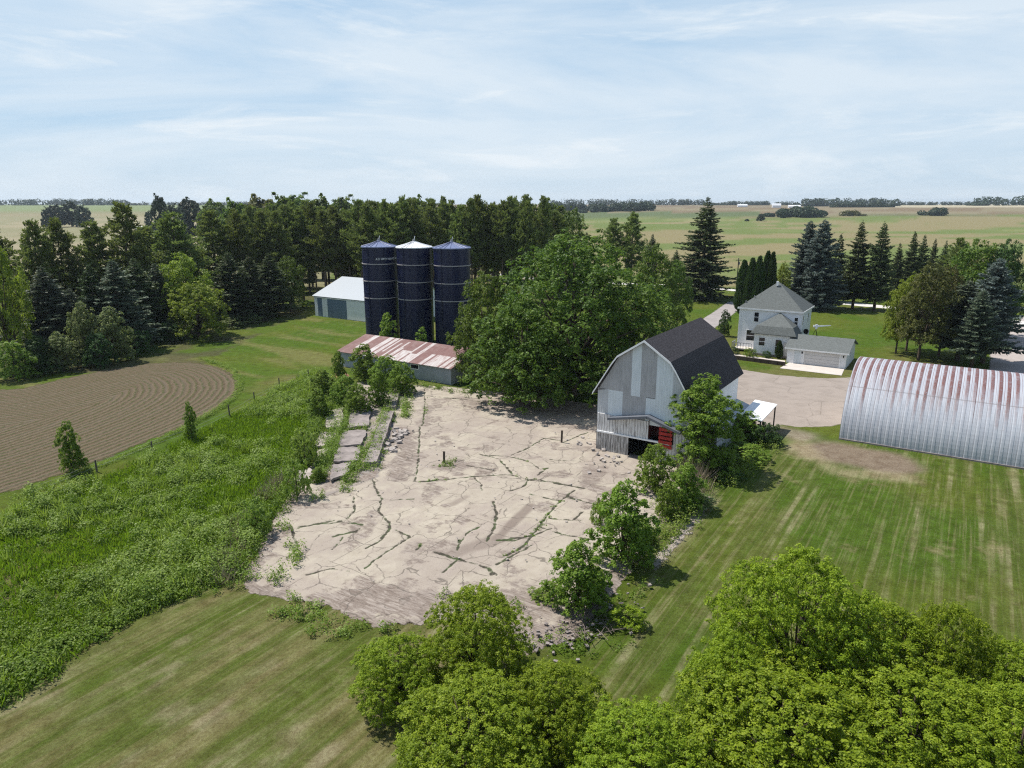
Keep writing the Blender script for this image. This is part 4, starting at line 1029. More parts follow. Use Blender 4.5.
# ---- gambrel barn
BORG = (8.14, 64.05)
barn = frame('gambrel_barn', BORG, 'gambrel barn with patched grey metal front and black shingle roof', 'barn')
W, L, HE, HK, HR, KI = 9.09, 14.85, 6.01, 9.43, 11.13, 1.99
prof = [(0, 0), (W, 0), (W, HE), (W - KI, HK), (W / 2, HR), (KI, HK), (0, HE)]
MB().prism([(.1, 3.4), (W - .1, 3.4), (W - .1, HE - .1), (W - KI - .1, HK - .12), (W / 2, HR - .12), (KI + .1, HK - .12), (.1, HE - .1)], .12, L - .1).build('loft_body', M['galv_mid'], barn)
wl = MB(); wl.box(0, .12, .12, L, 0, HE).box(W - .12, W, .12, L, 0, HE).box(.12, W - .12, L - .12, L, 0, 3.4)
wl.build('wall', M['white_ribbed'], barn)
# front sheets, each patch a strip of metal of its own tone
def clip_gable(x0, x1, z0, z1):
    top = lambda x: (HE + (HK - HE) * x / KI if x < KI else (HK + (HR - HK) * (x - KI) / (W / 2 - KI) if x <= W / 2 else top(W - x))) - .06
    xs = [x0] + [q for q in (KI, W / 2, W - KI) if x0 < q < x1] + [x1]
    lo = [(q, z0) for q in xs]; hi = [(q, min(z1, top(q))) for q in xs]
    return lo + hi[::-1]
fs = MB()
rects = [(0, 1.1, 3.2, 6.2, 1), (1.1, 2.55, 3.4, 6.15, 2), (2.55, 4.85, 3.4, 5.9, 0), (4.85, 8.1, 3.4, 6.0, 2), (8.1, W, 3.2, 6.6, 1),
         (0, 1.1, 6.2, 12, 0), (1.1, 2.55, 6.15, 12, 0), (2.55, 3.35, 5.9, 12, 0), (3.35, 4.25, 5.9, 12, 2), (4.25, 5.75, 5.9, 12, 0), (5.75, 7.3, 6.0, 12, 2), (7.3, 8.1, 6.0, 12, 1), (8.1, W, 6.6, 12, 1)]
for x0, x1, z0, z1, m in rects:
    pr = clip_gable(x0, x1, z0, z1)
    if max(q[1] for q in pr) > z0 + .05: fs.prism(pr, 0, .10, m)
fs.build('front_wall', [M['galv_dark'], M['galv_mid'], M['galv_light']], barn)
MB().prism([(4.35, 9.3), (5.4, 9.3), (5.4, 10.3), (4.9, 10.55), (4.35, 10.25)], -.03, -.004).build('hay_door', M['galv_dark'], barn)
ro = MB(); ov = .32; e0, e1 = -.35, L + .35
def roof_prof(sgn):
    mx = lambda x: W / 2 + sgn * (x - W / 2)
    p_ = [(-.42, HE - .42), (KI - .55, HK - .78), (KI, HK), (W / 2, HR)]
    return [(mx(x), z) for x, z in p_]
for sg, nm in ((1, 0), (-1, 1)):
    q = roof_prof(sg)
    for a, b in zip(q[:-1], q[1:]):
        quad = [(a[0], e0, a[1]), (a[0], e1, a[1]), (b[0], e1, b[1]), (b[0], e0, b[1])]
        if sg == 1: quad = quad[::-1]
        ro.slab([(x, y, z + .14) for x, y, z in quad], .13)
ro.build('roof', M['dark_shingle'], barn)
tr = MB()
for sg in (1, -1):
    q = roof_prof(sg)
    for a, b in zip(q[:-1], q[1:]):
        v = [(a[0], e0 - .05, a[1] - .06), (b[0], e0 - .05, b[1] - .06), (b[0], e0 - .01, b[1] - .06), (a[0], e0 - .01, a[1] - .06)]
        v += [(x, y, z + .2) for x, y, z in v]; tr.hexa(v)
tr.build('rake_trim', M['white_trim'], barn)
# lower front
MB().box(.1, 5.25, -.14, -.01, 2.05, 3.75).build('board_wall', M['old_boards'], barn)
MB().box(.5, 3.35, -.17, -.03, 0, 1.9).build('lower_boards', M['worn_boards'], barn)
MB().box(5.95, 6.85, -.15, -.02, 0, 1.75).build('gate_post', M['worn_boards'], barn)
MB().box(0, .48, -.05, .11, 0, 3.3).build('corner_board', M['worn_boards'], barn)
MB().box(.1, 7.4, -.24, -.03, 1.9, 2.05).build('sill_beam', M['white_trim'], barn)
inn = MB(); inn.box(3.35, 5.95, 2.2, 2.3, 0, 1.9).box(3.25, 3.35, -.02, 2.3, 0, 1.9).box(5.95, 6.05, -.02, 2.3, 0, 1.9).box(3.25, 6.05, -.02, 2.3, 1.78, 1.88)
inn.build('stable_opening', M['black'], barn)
dr = MB(); dr.box(5.3, 7.6, 1.2, 1.3, 2.06, 4.0).box(5.25, 5.3, -.02, 1.3, 2.06, 4.0).box(7.6, 7.65, -.02, 1.3, 2.06, 4.0)
dr.build('doorway', M['dark_red'], barn)
MB().box(7.65, W, -.02, .1, 0, 3.3).box(6.85, 7.65, -.02, .1, 0, 1.9).build('corner_boards', M['old_boards'], barn)
gt = MB()
for i in range(5): gt.box(6.35, 7.62, -.30, -.24, 1.55 + i * .4, 1.83 + i * .4)
gt.box(6.4, 6.5, -.26, -.2, 1.5, 3.5).box(7.4, 7.5, -.26, -.2, 1.5, 3.5).build('red_gate', M['red'], barn)
aw = MB(); aw.slab([(1.4, -.75, 3.62), (5.3, -.75, 4.42), (5.3, .0, 4.42), (1.4, .0, 3.62)], .22)
aw.slab([(5.3, -.75, 4.42), (8.5, -.75, 3.42), (8.5, .0, 3.42), (5.3, .0, 4.42)], .22)
aw.build('awning', M['slate'], barn)
# lean-to and canopy against the right wall
c4 = [G(749.5, 398.5, 2.7), G(772, 407, 2.7), G(758, 420.5, 2.5), G(736, 409.5, 2.5)]
q = [local(BORG, p_) for p_ in c4]; xs = [a[0] for a in q]; ysq = [a[1] for a in q]
x0, x1 = min(xs) + .9, max(xs) + .15; y0, y1 = min(ysq) + .3, max(ysq) - .3
can = frame('white_canopy', BORG, 'flat white canopy on posts beside the right wall of the gambrel barn', 'canopy')
MB().slab([(x0, y0, 2.6), (x1, y0, 2.45), (x1, y1, 2.6), (x0, y1, 2.75)], .1).build('canopy_roof', M['white_metal'], can)
for px_, py_ in ((x1 - .15, y0 + .15), (x1 - .15, y1 - .2), (x0 + .15, y0 + .15), (x0 + .15, y1 - .2)):
    MB().box(px_ - .06, px_ + .06, py_ - .06, py_ + .06, 0, 2.38).build('post', M['dark_wood'], can)
MB().box(x0 + .2, x0 + .3, y0 + .2, y1 - .3, 0, 2.3).build('back_boards', M['dark_wood'], can)
lt = frame('lean_to', BORG, 'low grey metal lean-to along the right wall of the gambrel barn', 'lean-to')
MB().slab([(W + .05, 4, 3.0), (x0 - .05, 4, 2.5), (x0 - .05, L, 2.5), (W + .05, L, 3.0)], .1).build('roof', M['grey_metal'], lt)
MB().box(W + .1, x0 - .25, 4.1, L - .1, 0, 2.4).build('wall', M['galv_mid'], lt)

# ---- arched metal shed
QORG = (33.0, 67.1)
qs = frame('arched_metal_shed', QORG, 'long arched ribbed metal shed with rust streaks along its crown', 'shed')
QW, QH, QL = 16.0, 6.9, 26.0
t = NT('rusty_ribbed_steel'); co = t.coord(); X_, Y_, Z_ = t.xyz(co)
per = .66
ci = t.math('FLOOR', t.math('DIVIDE', X_, per / 2)); fr = t.math('FRACT', t.math('DIVIDE', X_, per))
wn = t.n('ShaderNodeTexWhiteNoise', noise_dimensions='1D'); t.set(wn.inputs['W'], ci); rnd = wn.outputs['Value']
nn = t.noise(t.mapping(co, (1.5, .3, .5)), 1.4, 5, .7); nf = t.noise(co, 6, 5, .7)
start = t.math('ADD', t.math('MULTIPLY', rnd, 2.2), 3.4)
hgt = t.math('SUBTRACT', Z_, start)
blot = t.noise(t.mapping(co, (1.6, .8, .8)), 1.0, 6, .75)
streak = t.math('MULTIPLY', t.rng(t.math('ADD', hgt, t.math('MULTIPLY', t.math('SUBTRACT', nn, .5), 3.6)), -.8, 1.6), t.rng(blot, .28, .50, .55, 1.0))
lane_ = t.math('MULTIPLY', t.math('GREATER_THAN', fr, .12), t.math('LESS_THAN', fr, .60))
thin_ = t.math('MULTIPLY', t.math('GREATER_THAN', fr, .80), t.math('LESS_THAN', fr, .90))
mask = t.math('MULTIPLY', streak, t.math('ADD', t.math('MULTIPLY', lane_, t.rng(nf, .3, .5, .65, 1.0)), t.math('MULTIPLY', thin_, .6)), clamp=True)
base = t.mix(t.rng(nn, .3, .7), (.35, .37, .415), (.47, .49, .525)); base = t.mix(t.math('MULTIPLY', t.rng(t.math('FRACT', t.math('DIVIDE', X_, per / 3)), .0, .5, .45, 0), .5), base, (.25, .26, .3))
base = t.mix(t.math('MULTIPLY', t.math('LESS_THAN', fr, .06), .5), base, (.18, .17, .18))
base = t.mix(t.math('MULTIPLY', t.rng(nf, .58, .72), .35), base, (.25, .2, .18))
col = t.mix(mask, base, t.mix(t.rng(nf, .3, .7), (.095, .040, .038), (.19, .09, .08)))
seam = t.math('MULTIPLY', t.math('LESS_THAN', t.math('ABSOLUTE', t.math('SUBTRACT', Z_, 5.05)), .04), .5)
col = t.mix(seam, col, (.15, .13, .13))
drip = t.noise(t.mapping(co, (7, .2, .16)), 1.0, 5, .7)
col = t.mix(t.math('MULTIPLY', t.rng(drip, .56, .70), t.rng(Z_, .3, 5.0, .12, .55)), col, (.16, .115, .10))
M['rusty'] = t.done(t.bsdf(col, .62, .3, None, .0))
prof_s = []; x = 0.0
while x < QL - .01:
    prof_s += [(x, 0.), (x + .08, .0), (x + .13, .022), (x + .33, .022), (x + .38, 0.)]; x += per
prof_s.append((QL, 0.))
na = 56; vs = []; N = len(prof_s)
for i in range(na + 1):
    a = math.pi * i / na
    ca, sa = math.cos(a), math.sin(a)
    y_ = QW / 2 * (1 - math.copysign(abs(ca) ** .95, ca)); z_ = QH * sa ** .95
    for xx, dh in prof_s: vs.append((xx, y_ - ca * dh, z_ + sa * dh))
fs_ = [(i * N + j, i * N + j + 1, (i + 1) * N + j + 1, (i + 1) * N + j) for i in range(na) for j in range(N - 1)]
m = MB(); m.add(vs, fs_); sh = m.build('arched_shell', M['rusty'], qs)
sol = sh.modifiers.new('sheet', 'SOLIDIFY'); sol.thickness = .02
ew = MB()
for xe in (.25, QL - .35):
    pr = [(QW / 2 * (1 - math.copysign(abs(math.cos(a)) ** .95, math.cos(a))), (QH - .03) * math.sin(a) ** .95) for a in [math.pi * i / 28 for i in range(29)]]
    k = len(pr); ew.add([(xe, y, z) for y, z in pr] + [(xe + .1, y, z) for y, z in pr], [tuple(range(k)), tuple(range(2 * k - 1, k - 1, -1))] + [(i, i + k, (i + 1) % k + k, (i + 1) % k) for i in range(k)])
ew.build('end_wall', M['galv_mid'], qs)
MB().box(0, QL, -.12, .02, 0, .15).build('foundation', M['concrete_old'], qs)
MB().box(.1, .2, 4.5, 11.5, 0, 4.6).build('end_door', M['white_metal'], qs)

# ---- house
HORG = (36.51, 112.62)
hs = frame('farmhouse', HORG, 'white two-storey farmhouse with grey pyramid hip roof', 'house')
W, D, he, hr = 10.0, 8.61, 6.83, 10.87; i_ = .28
MB().box(i_, W - i_, i_, D - i_, .45, he - .02).build('wall', M['siding'], hs)
MB().box(i_ - .03, W - i_ + .03, i_ - .03, D - i_ + .03, 0, .45).build('foundation', M['concrete_old'], hs)
rf = MB(); ap = (W / 2, D / 2, hr)
for a, b in (((0, 0), (W, 0)), ((W, 0), (W, D)), ((W, D), (0, D)), ((0, D), (0, 0))):
    rf.add([(*a, he), (*b, he), ap], [(0, 1, 2)])
rf.add([(0, 0, he - .02), (W, 0, he - .02), (W, D, he - .02), (0, D, he - .02)], [(3, 2, 1, 0)])
roof = rf.build('roof', M['grey_shingle'], hs)
MB().box(W / 2 - .15, W / 2 + .15, D / 2 - .9, D / 2 - .6, hr - .6, hr + .1).build('roof_vent', M['white_trim'], roof)
MB().tube([(2.1, 1.6, 8.1), (2.1, 1.6, 8.75)], .06).build('vent_pipe', M['steel'], roof)
MB().tube([(1.0, .8, 7.4), (1.0, .8, 7.95)], .06).build('vent_pipe', M['steel'], roof)
fa = MB(); fa.box(-.02, W + .02, -.05, -.005, he - .2, he + .02).box(W + .005, W + .05, -.02, D + .02, he - .2, he + .02).box(-.05, -.005, -.02, D + .02, he - .2, he + .02)
fa.box(.05, W - .05, .05, i_ - .01, he - .12, he - .03)
fa.build('fascia', M['white_trim'], hs)
cb = MB()
for cx_, cy_ in ((i_, i_), (W - i_, i_)): cb.box(cx_ - .05, cx_ + .05, cy_ - .035, cy_ - .004, .45, he - .25) if cx_ < 1 else cb.box(cx_ - .12, cx_ + .03, cy_ - .035, cy_ - .004, .45, he - .25)
cb.build('corner_trim', M['white_trim'], hs)
MB().tube([(W - i_ + .08, i_ + .25, .3), (W - i_ + .08, i_ + .25, he - .3)], .05).build('downspout', M['white_trim'], hs)
window(hs, 2.55, i_, 4.65, .85, 1.65); window(hs, 1.55, i_, 1.5, 1.5, 1.85); window(hs, 8.7, i_, 4.55, .65, 1.4)
window(hs, W - i_, 1.3, 4.5, .9, 1.6, 'side'); window(hs, W - i_, 5.2, 4.5, .9, 1.6, 'side'); window(hs, W - i_, 2.6, 1.3, .9, 1.6, 'side'); window(hs, W - i_, 5.6, 1.3, .9, 1.6, 'side')
# mud-room addition with two-pitch hip roof
ax0, ax1, ay0, ay1 = 3.7, 9.5, -3.1, .25
ad = MB().box(ax0, ax1, ay0, ay1, .35, 3.6).build('addition', M['siding'], hs)
MB().box(ax0 - .02, ax1 + .02, ay0 - .02, ay1, 0, .35).build('addition_foundation', M['concrete_old'], ad)
ar = MB(); o_ = .5; e_ = 3.55; k_ = 4.7; t_ = 6.45; ki = .7; mx = (ax0 + ax1) / 2
Q0 = [(ax0 - o_, ay0 - o_), (ax1 + o_, ay0 - o_), (ax1 + o_, ay1), (ax0 - o_, ay1)]
Q1 = [(ax0 + ki - o_, ay0 + ki - o_), (ax1 - ki + o_, ay0 + ki - o_), (ax1 - ki + o_, ay1), (ax0 + ki - o_, ay1)]
vs = [(x, y, e_) for x, y in Q0] + [(x, y, k_) for x, y in Q1] + [(mx, ay1 - .0, t_), (mx, ay1, t_)] + [(x, y, e_ - .08) for x, y in Q0]
ar.add(vs, [(0, 1, 5, 4), (1, 2, 6, 5), (3, 0, 4, 7), (4, 5, 8), (5, 6, 8), (7, 4, 8), (13, 12, 11, 10), (0, 3, 13, 10), (1, 0, 10, 11), (2, 1, 11, 12)])
ar.build('addition_roof', M['grey_shingle'], ad)
window(ad, 4.4, ay0, 1.55, 1.05, 1.4); window(ad, 6.9, ay0, .55, .95, 2.3)
MB().box(8.2, 9.1, ay0 - .05, ay0 - .004, .4, 2.45).build('door', M['door_grey'], ad)
dk = MB(); dk.box(.2, 3.1, -1.6, .4, .35, .5)
dk.build('deck', M['concrete_new'], hs)
rl = MB()
for k in range(8): rl.box(-.1 + k * .45, -.04 + k * .45, -1.6, -1.54, .5, 1.35)
rl.box(-.15, 3.1, -1.61, -1.53, 1.35, 1.43)
for k in range(5): rl.box(-.12, -.06, -1.5 + k * .45, -1.44 + k * .45, .5, 1.35)
rl.box(-.13, -.05, -1.6, .5, 1.35, 1.43).build('deck_railing', M['steel'], hs)
dsh = MB(); dsh.lathe([(.02, 0), (.22, .03), (.40, .12), (.42, .14), (.40, .15), (.2, .07), (.02, .04)], 20, cap=True)
sd_ = dsh.build('satellite_dish', M['black'], hs); sd_.location = (W - i_ + .55, 1.9, 3.6); sd_.rotation_euler = (RAD(75), 0, RAD(30))
MB().tube([(W - i_, 1.9, 3.4), (W - i_ + .5, 1.9, 3.55)], .03).build('dish_arm', M['steel'], hs)

# ---- garage
GORG = (41.1, 102.4)
gr = frame('garage', GORG, 'low white double garage with grey gable roof before the farmhouse', 'garage')
W, D, he, hr = 8.1, 8.4, 2.4, 3.75
MB().prism([(0, 0), (D, 0), (D, he), (D / 2, hr - .1), (0, he)], 0, W).build('wall', M['siding'], gr)
# the prism runs along y; turn it so that it runs along x
wobj = [c for c in gr.children if c.name.startswith('wall')][0]; wobj.rotation_euler = (0, 0, RAD(-90)); wobj.scale = (-1, 1, 1)
wobj.data.transform(Matrix.Rotation(RAD(-90), 4, 'Z') @ Matrix.Scale(-1, 4, (1, 0, 0))); wobj.rotation_euler = (0, 0, 0); wobj.scale = (1, 1, 1); wobj.data.flip_normals()
rf = MB(); o_ = .35
rf.slab([(-o_, -o_, he - .1), (W + o_, -o_, he - .1), (W + o_, D / 2, hr), (-o_, D / 2, hr)], .12)
rf.slab([(-o_, D / 2, hr), (W + o_, D / 2, hr), (W + o_, D + o_, he - .1), (-o_, D + o_, he - .1)], .12)
rf.build('roof', M['grey_shingle'], gr)
MB().box(-o_, W + o_, -o_ - .05, -o_ - .005, he - .27, he - .08).build('fascia', M['white_trim'], gr)
gd = MB()
for k in range(4): gd.box(2.4, 7.2, -.05, -.004, .04 + k * .5, .51 + k * .5)
gd.build('garage_door', M['door_grey'], gr)
fr_ = MB(); fr_.box(2.25, 2.4, -.09, -.004, 0, 2.15).box(7.2, 7.35, -.09, -.004, 0, 2.15).box(2.25, 7.35, -.09, -.004, 2.06, 2.16).build('door_frame', M['white_trim'], gr)
MB().box(1.05, 1.95, -.05, -.004, .05, 2.05).build('side_door', M['galv_light'], gr)
for x_ in (2.1, 7.7):
    lo = MB(); lo.box(x_ - .06, x_ + .06, -.16, -.004, 1.62, 1.9); lo.build('wall_lamp', M['black'], gr)
window(gr, W, 3.4, 1.1, .7, .9, 'side')
wv = frame('wind_vane', (GORG[0] + 2.9 * BU[0] + 4.4 * BV[0], GORG[1] + 2.9 * BU[1] + 4.4 * BV[1]), 'white finned wind vane on dark tripod legs at the garage roof ridge', 'wind vane')
wv.location.z = 3.68
wv.rotation_euler = (0, 0, 0)
lg = MB().tube([(-.35, .15, 0), (0, 0, 1.0)], .035).build('leg', M['black'], wv); MB().tube([(.35, .15, 0), (0, 0, 1.0)], .035).build('leg', M['black'], wv); MB().tube([(.05, -.5, -.12), (0, 0, 1.0)], .035).build('leg', M['black'], wv)
MB().tube([(0, 0, .95), (0, 0, 1.35)], .05).build('mast', M['white_metal'], wv)
MB().box(-.45, .45, -.06, .06, 1.3, 1.62).box(-.12, .2, -.05, .05, 1.05, 1.75).build('head', M['white_metal'], wv, bevel=.03)
MB().add([(.45, -.03, 1.36), (2.2, -.03, 1.5), (2.2, -.03, 1.62), (.45, -.03, 1.58), (.45, .03, 1.36), (2.2, .03, 1.5), (2.2, .03, 1.62), (.45, .03, 1.58)], [(0, 1, 2, 3), (7, 6, 5, 4), (0, 4, 5, 1), (1, 5, 6, 2), (2, 6, 7, 3), (3, 7, 4, 0)]).build('tail_fin', M['white_metal'], wv)
# apron, walk, retaining wall
def gsheet(name, pix, z, mat, h=.0):
    P = [G(*p) for p in pix]; m = MB(); m.slab([(x, y, z) for x, y in P][::-1], max(.01, z - .002)); o = m.build(name, mat); o['kind'] = 'structure'; return o
def ccw(P):
    a = sum(x0 * y1 - x1 * y0 for (x0, y0), (x1, y1) in zip(P, P[1:] + P[:1])); return P if a > 0 else P[::-1]
def gslab(name, P, z, mat):
    m = MB(); m.slab([(x, y, z) for x, y in ccw([tuple(p) for p in P])], z - .0012); o = m.build(name, mat); o['kind'] = 'structure'; return o
F_ = lambda s, t_: (GORG[0] + BU[0] * s + BV[0] * t_, GORG[1] + BU[1] * s + BV[1] * t_)
gslab('garage_apron', [F_(.4, -.03), F_(8.0, -.03), F_(8.3, -4.6), F_(.1, -4.6)], .05, M['concrete_new'])
Hh = lambda s, t_: (HORG[0] + BU[0] * s + BV[0] * t_, HORG[1] + BU[1] * s + BV[1] * t_)
walk = [G(728, 353.5), G(785, 361), G(785, 364), G(728, 356.5)]
gslab('front_walk', walk, .06, M['concrete_new'])
rw = empty('retaining_wall', (*G(730, 359), 0)); tag(rw, 'low dark timber retaining wall below the walk before the farmhouse', 'wall')
a_ = np.array(G(729, 358.5)); b_ = np.array(G(785, 366)); d_ = b_ - a_
m = MB(); nrm_ = np.array([-d_[1], d_[0]]) / np.linalg.norm(d_) * .15
for k in range(3):
    m.hexa([(*(a_ - a_ - nrm_), k * .2 + .0), (*(d_ - nrm_), k * .2 + .0), (*(d_ + nrm_), k * .2 + .0), (*(nrm_), k * .2 + .0), (*(-nrm_), k * .2 + .185), (*(d_ - nrm_), k * .2 + .185), (*(d_ + nrm_), k * .2 + .185), (*(nrm_), k * .2 + .185)])
o = m.build('timber_course', M['dark_wood'], rw); rw.location = (a_[0], a_[1], 0)

# ---- white pole shed
WORG = (-41.76, 147.68)
ws = frame('white_pole_shed', WORG, 'white pole shed with blue-grey sliding doors at the grove edge', 'shed')
W, D, he, hr = 22.0, 17.0, 4.34, 7.6
m = MB().prism([(0, 0), (D, 0), (D, he), (D / 2, hr - .12), (0, he)], 0, W).build('wall', M['white_ribbed'], ws)
m.data.transform(Matrix.Rotation(RAD(-90), 4, 'Z') @ Matrix.Scale(-1, 4, (1, 0, 0))); m.data.flip_normals()
rf = MB(); o_ = .3
rf.slab([(-o_, -o_, he - .05), (W + o_, -o_, he - .05), (W + o_, D / 2, hr), (-o_, D / 2, hr)], .1)
rf.slab([(-o_, D / 2, hr), (W + o_, D / 2, hr), (W + o_, D + o_, he - .05), (-o_, D + o_, he - .05)], .1)
rf.build('roof', M['shed_roof'], ws)
MB().box(6.6, 7.8, D / 2 - .4, D / 2 + .4, hr - .2, hr + .45).build('ridge_vent', M['white_metal'], ws)
MB().box(4.0, 9.6, -.12, -.02, .1, 3.9).build('sliding_door', M['blue_door'], ws)
MB().box(9.65, 15.4, -.16, -.03, .1, 3.9).build('sliding_door', M['white_metal'], ws)
MB().box(1.0, 2.3, -.08, -.01, .1, 3.9).build('entry_door', M['blue_door'], ws)
MB().box(-.05, W, -.2, -.05, 3.95, 4.1).build('door_track', M['white_trim'], ws)

# ---- low shed with rusty roof
SORG = (-25.18, 100.1)
sd2 = frame('rust_roofed_shed', SORG, 'long low shed with rust-red roof patched by white sheets before the silos', 'shed')
W, D, he, hr = 20.5, 5.6, 2.35, 3.82
t = NT('rust_red_sheet'); co = t.coord(); n = t.noise(t.mapping(co, (5, .5, .5)), 1.2, 5, .7)
c0 = t.mix(t.rng(n, .3, .7), (.12, .055, .05), (.21, .11, .095)); c0 = t.mix(t.math('MULTIPLY', t.rng(t.noise(co, .9, 6, .75), .5, .7), .5), c0, (.30, .24, .22)); fr = t.math('FRACT', t.math('DIVIDE', t.xyz(co)[0], .2))
M['rust_sheet'] = t.done(t.bsdf(c0, .6, .3, t.bump(t.math('ABSOLUTE', t.math('SUBTRACT', fr, .5)), .8, .03)))
t = NT('white_old_sheet'); co = t.coord(); n = t.noise(t.mapping(co, (5, .5, .5)), 1.2, 5, .7)
c0 = t.mix(t.rng(n, .42, .66), (.50, .47, .45), (.26, .16, .14)); fr = t.math('FRACT', t.math('DIVIDE', t.xyz(co)[0], .2))
M['white_sheet'] = t.done(t.bsdf(c0, .5, .4, t.bump(t.math('ABSOLUTE', t.math('SUBTRACT', fr, .5)), .8, .03)))
NP_, NT_ = 64, 10
wh = [(.10, .145, .3, .95), (.24, .275, 0, 1), (.295, .33, 0, 1), (.345, .36, .3, 1), (.385, .40, 0, .8), (.43, .45, .0, .9), (.46, .475, 0, .55), (.49, .56, 0, .45), (.575, .66, 0, .42), (.56, .585, .4, 1), (.62, .65, .3, 1)] + [(.73 + k * .045, .73 + k * .045 + .032, 0, .48) for k in range(6)]
rf = MB()
P3 = lambda f, t_: (f * (W + .6) - .3, -.4 + t_ * (D + .6), he - .1 + t_ * (hr - he + .12))
for a in range(NP_):
    for b in range(NT_):
        f = (a + .5) / NP_; tt = (b + .5) / NT_
        mi = 1 if any(x0 <= f <= x1 and y0_ <= tt <= y1_ for x0, x1, y0_, y1_ in wh) else 0
        rf.add([P3(a / NP_, b / NT_), P3((a + 1) / NP_, b / NT_), P3((a + 1) / NP_, (b + 1) / NT_), P3(a / NP_, (b + 1) / NT_)], [(0, 1, 2, 3)], mi)
ro_ = rf.build('roof', [M['rust_sheet'], M['white_sheet']], sd2); so = ro_.modifiers.new('sheet', 'SOLIDIFY'); so.thickness = .05; so.offset = -1
MB().prism([(0, 0), (D, 0), (D, hr - .12), (0, he - .12)], 0, W).build('wall', M['grey_metal'], sd2)
wobj = [c for c in sd2.children if c.name.startswith('wall')][0]
wobj.data.transform(Matrix.Rotation(RAD(-90), 4, 'Z') @ Matrix.Scale(-1, 4, (1, 0, 0))); wobj.data.flip_normals()
window(sd2, 13.6, 0, 1.35, 1.5, .7, sash=False)
MB().box(11.0, 12.0, -.05, -.004, .05, 1.9).build('door', M['galv_mid'], sd2)

# ---- silos
t = NT('navy_enamel'); co = t.coord(); z = t.xyz(co)[2]
n = t.noise(t.mapping(co, (1, 1, .12)), 1.6, 4, .6); ln = t.math('LESS_THAN', t.math('FRACT', t.math('DIVIDE', z, 1.42)), .045)
col = t.mix(t.rng(n, .3, .7), (.005, .007, .030), (.011, .015, .052)); col = t.mix(t.math('MULTIPLY', ln, .5), col, (.03, .033, .06))
M['navy'] = t.done(t.bsdf(t.mix(t.rng(t.noise(t.mapping(co, (3, 3, .1)), 2.2, 5, .7), .60, .75, 0, .35), col, (.04, .04, .06)), .34, .3))
M['roof_blue'] = simple('pale_blue_roof', (.15, .18, .30), .4, .5, .15, 2)
M['band'] = simple('pale_band', (.36, .33, .33), .6, .4, .15, 2)
def silo(px, py, R, Hs, roofm, label, bands, name_text=False):
    x, y = G(px, py)
    s = empty('silo', (x, y, 0)); tag(s, label, 'silo', 'navy blue silos')
    prof = []
    z = 0.
    while z < Hs - .1:
        prof += [(R, z), (R, min(z + 1.36, Hs)), (R + .035, min(z + 1.37, Hs)), (R + .035, min(z + 1.42, Hs))]; z += 1.42
    prof.append((R, Hs)); MB().lathe(prof, 56).build('shell', M['navy'], s, True)
    for zb in bands:
        MB().lathe([(R + .02, zb - .065), (R + .10, zb - .065), (R + .10, zb + .065), (R + .02, zb + .065)], 56, cap=False).build('band', M['band'], s)
    hr_ = .78; rr_ = MB(); rr_.lathe([(R + .14, Hs - .12), (R + .14, Hs + .02), (R * .5, Hs + hr_ * .56), (.45, Hs + hr_), (.45, Hs + hr_ + .12), (.05, Hs + hr_ + .2)], 40)
    roof = rr_.build('roof', roofm, s, True)
    rb = MB()
    for k in range(20):
        a = 6.283 * k / 20
        rb.tube([((R + .1) * math.cos(a), (R + .1) * math.sin(a), Hs + .07), (R * .5 * math.cos(a), R * .5 * math.sin(a), Hs + hr_ * .56 + .05), (.45 * math.cos(a), .45 * math.sin(a), Hs + hr_ + .05)], .035, 4)
    rb.build('roof_rib', roofm, roof)
    MB().tube([(0, 0, Hs + hr_), (0, 0, Hs + hr_ + .45)], .22, 10).build('hatch', M['steel'], roof)
    MB().tube([(0, 0, Hs + hr_ + .3), (.2, 0, Hs + hr_ + .95)], .05, 6).build('vent_pipe', M['white_metal'], roof)
    a = RAD(-120); MB().tube([((R + .14) * math.cos(a), (R + .14) * math.sin(a), .2), ((R + .14) * math.cos(a), (R + .14) * math.sin(a), Hs), (.5 * math.cos(a), .5 * math.sin(a), Hs + hr_ + .1)], .05, 6).build('fill_pipe', M['navy'], s)
    ld = MB(); a = RAD(-72); c_, s_ = math.cos(a), math.sin(a)
    for o_ in (-.22, .22):
        ld.tube([((R + .18) * c_ - s_ * o_, (R + .18) * s_ + c_ * o_, 2.5), ((R + .18) * c_ - s_ * o_, (R + .18) * s_ + c_ * o_, Hs)], .025, 4)
    for k in range(int((Hs - 2.5) / .45)):
        z = 2.6 + k * .45; ld.tube([((R + .18) * c_ + s_ * .22, (R + .18) * s_ - c_ * .22, z), ((R + .18) * c_ - s_ * .22, (R + .18) * s_ + c_ * .22, z)], .015, 4)
    return s, x, y
s1, sx, sy = silo(383.3, 340, 2.88, 16.1, M['roof_blue'], 'leftmost navy silo, with pale blue roof and small white lettering', (7.6, 10.45, 13.3))
silo(417.3, 342, 2.92, 16.1, M['white_metal'], 'middle navy silo, the one with the white roof', (7.6, 10.45, 13.3))
silo(453.8, 344, 3.02, 16.1, M['roof_blue'], 'rightmost navy silo, partly hidden by the leafy tree', (7.6, 10.45, 13.3))
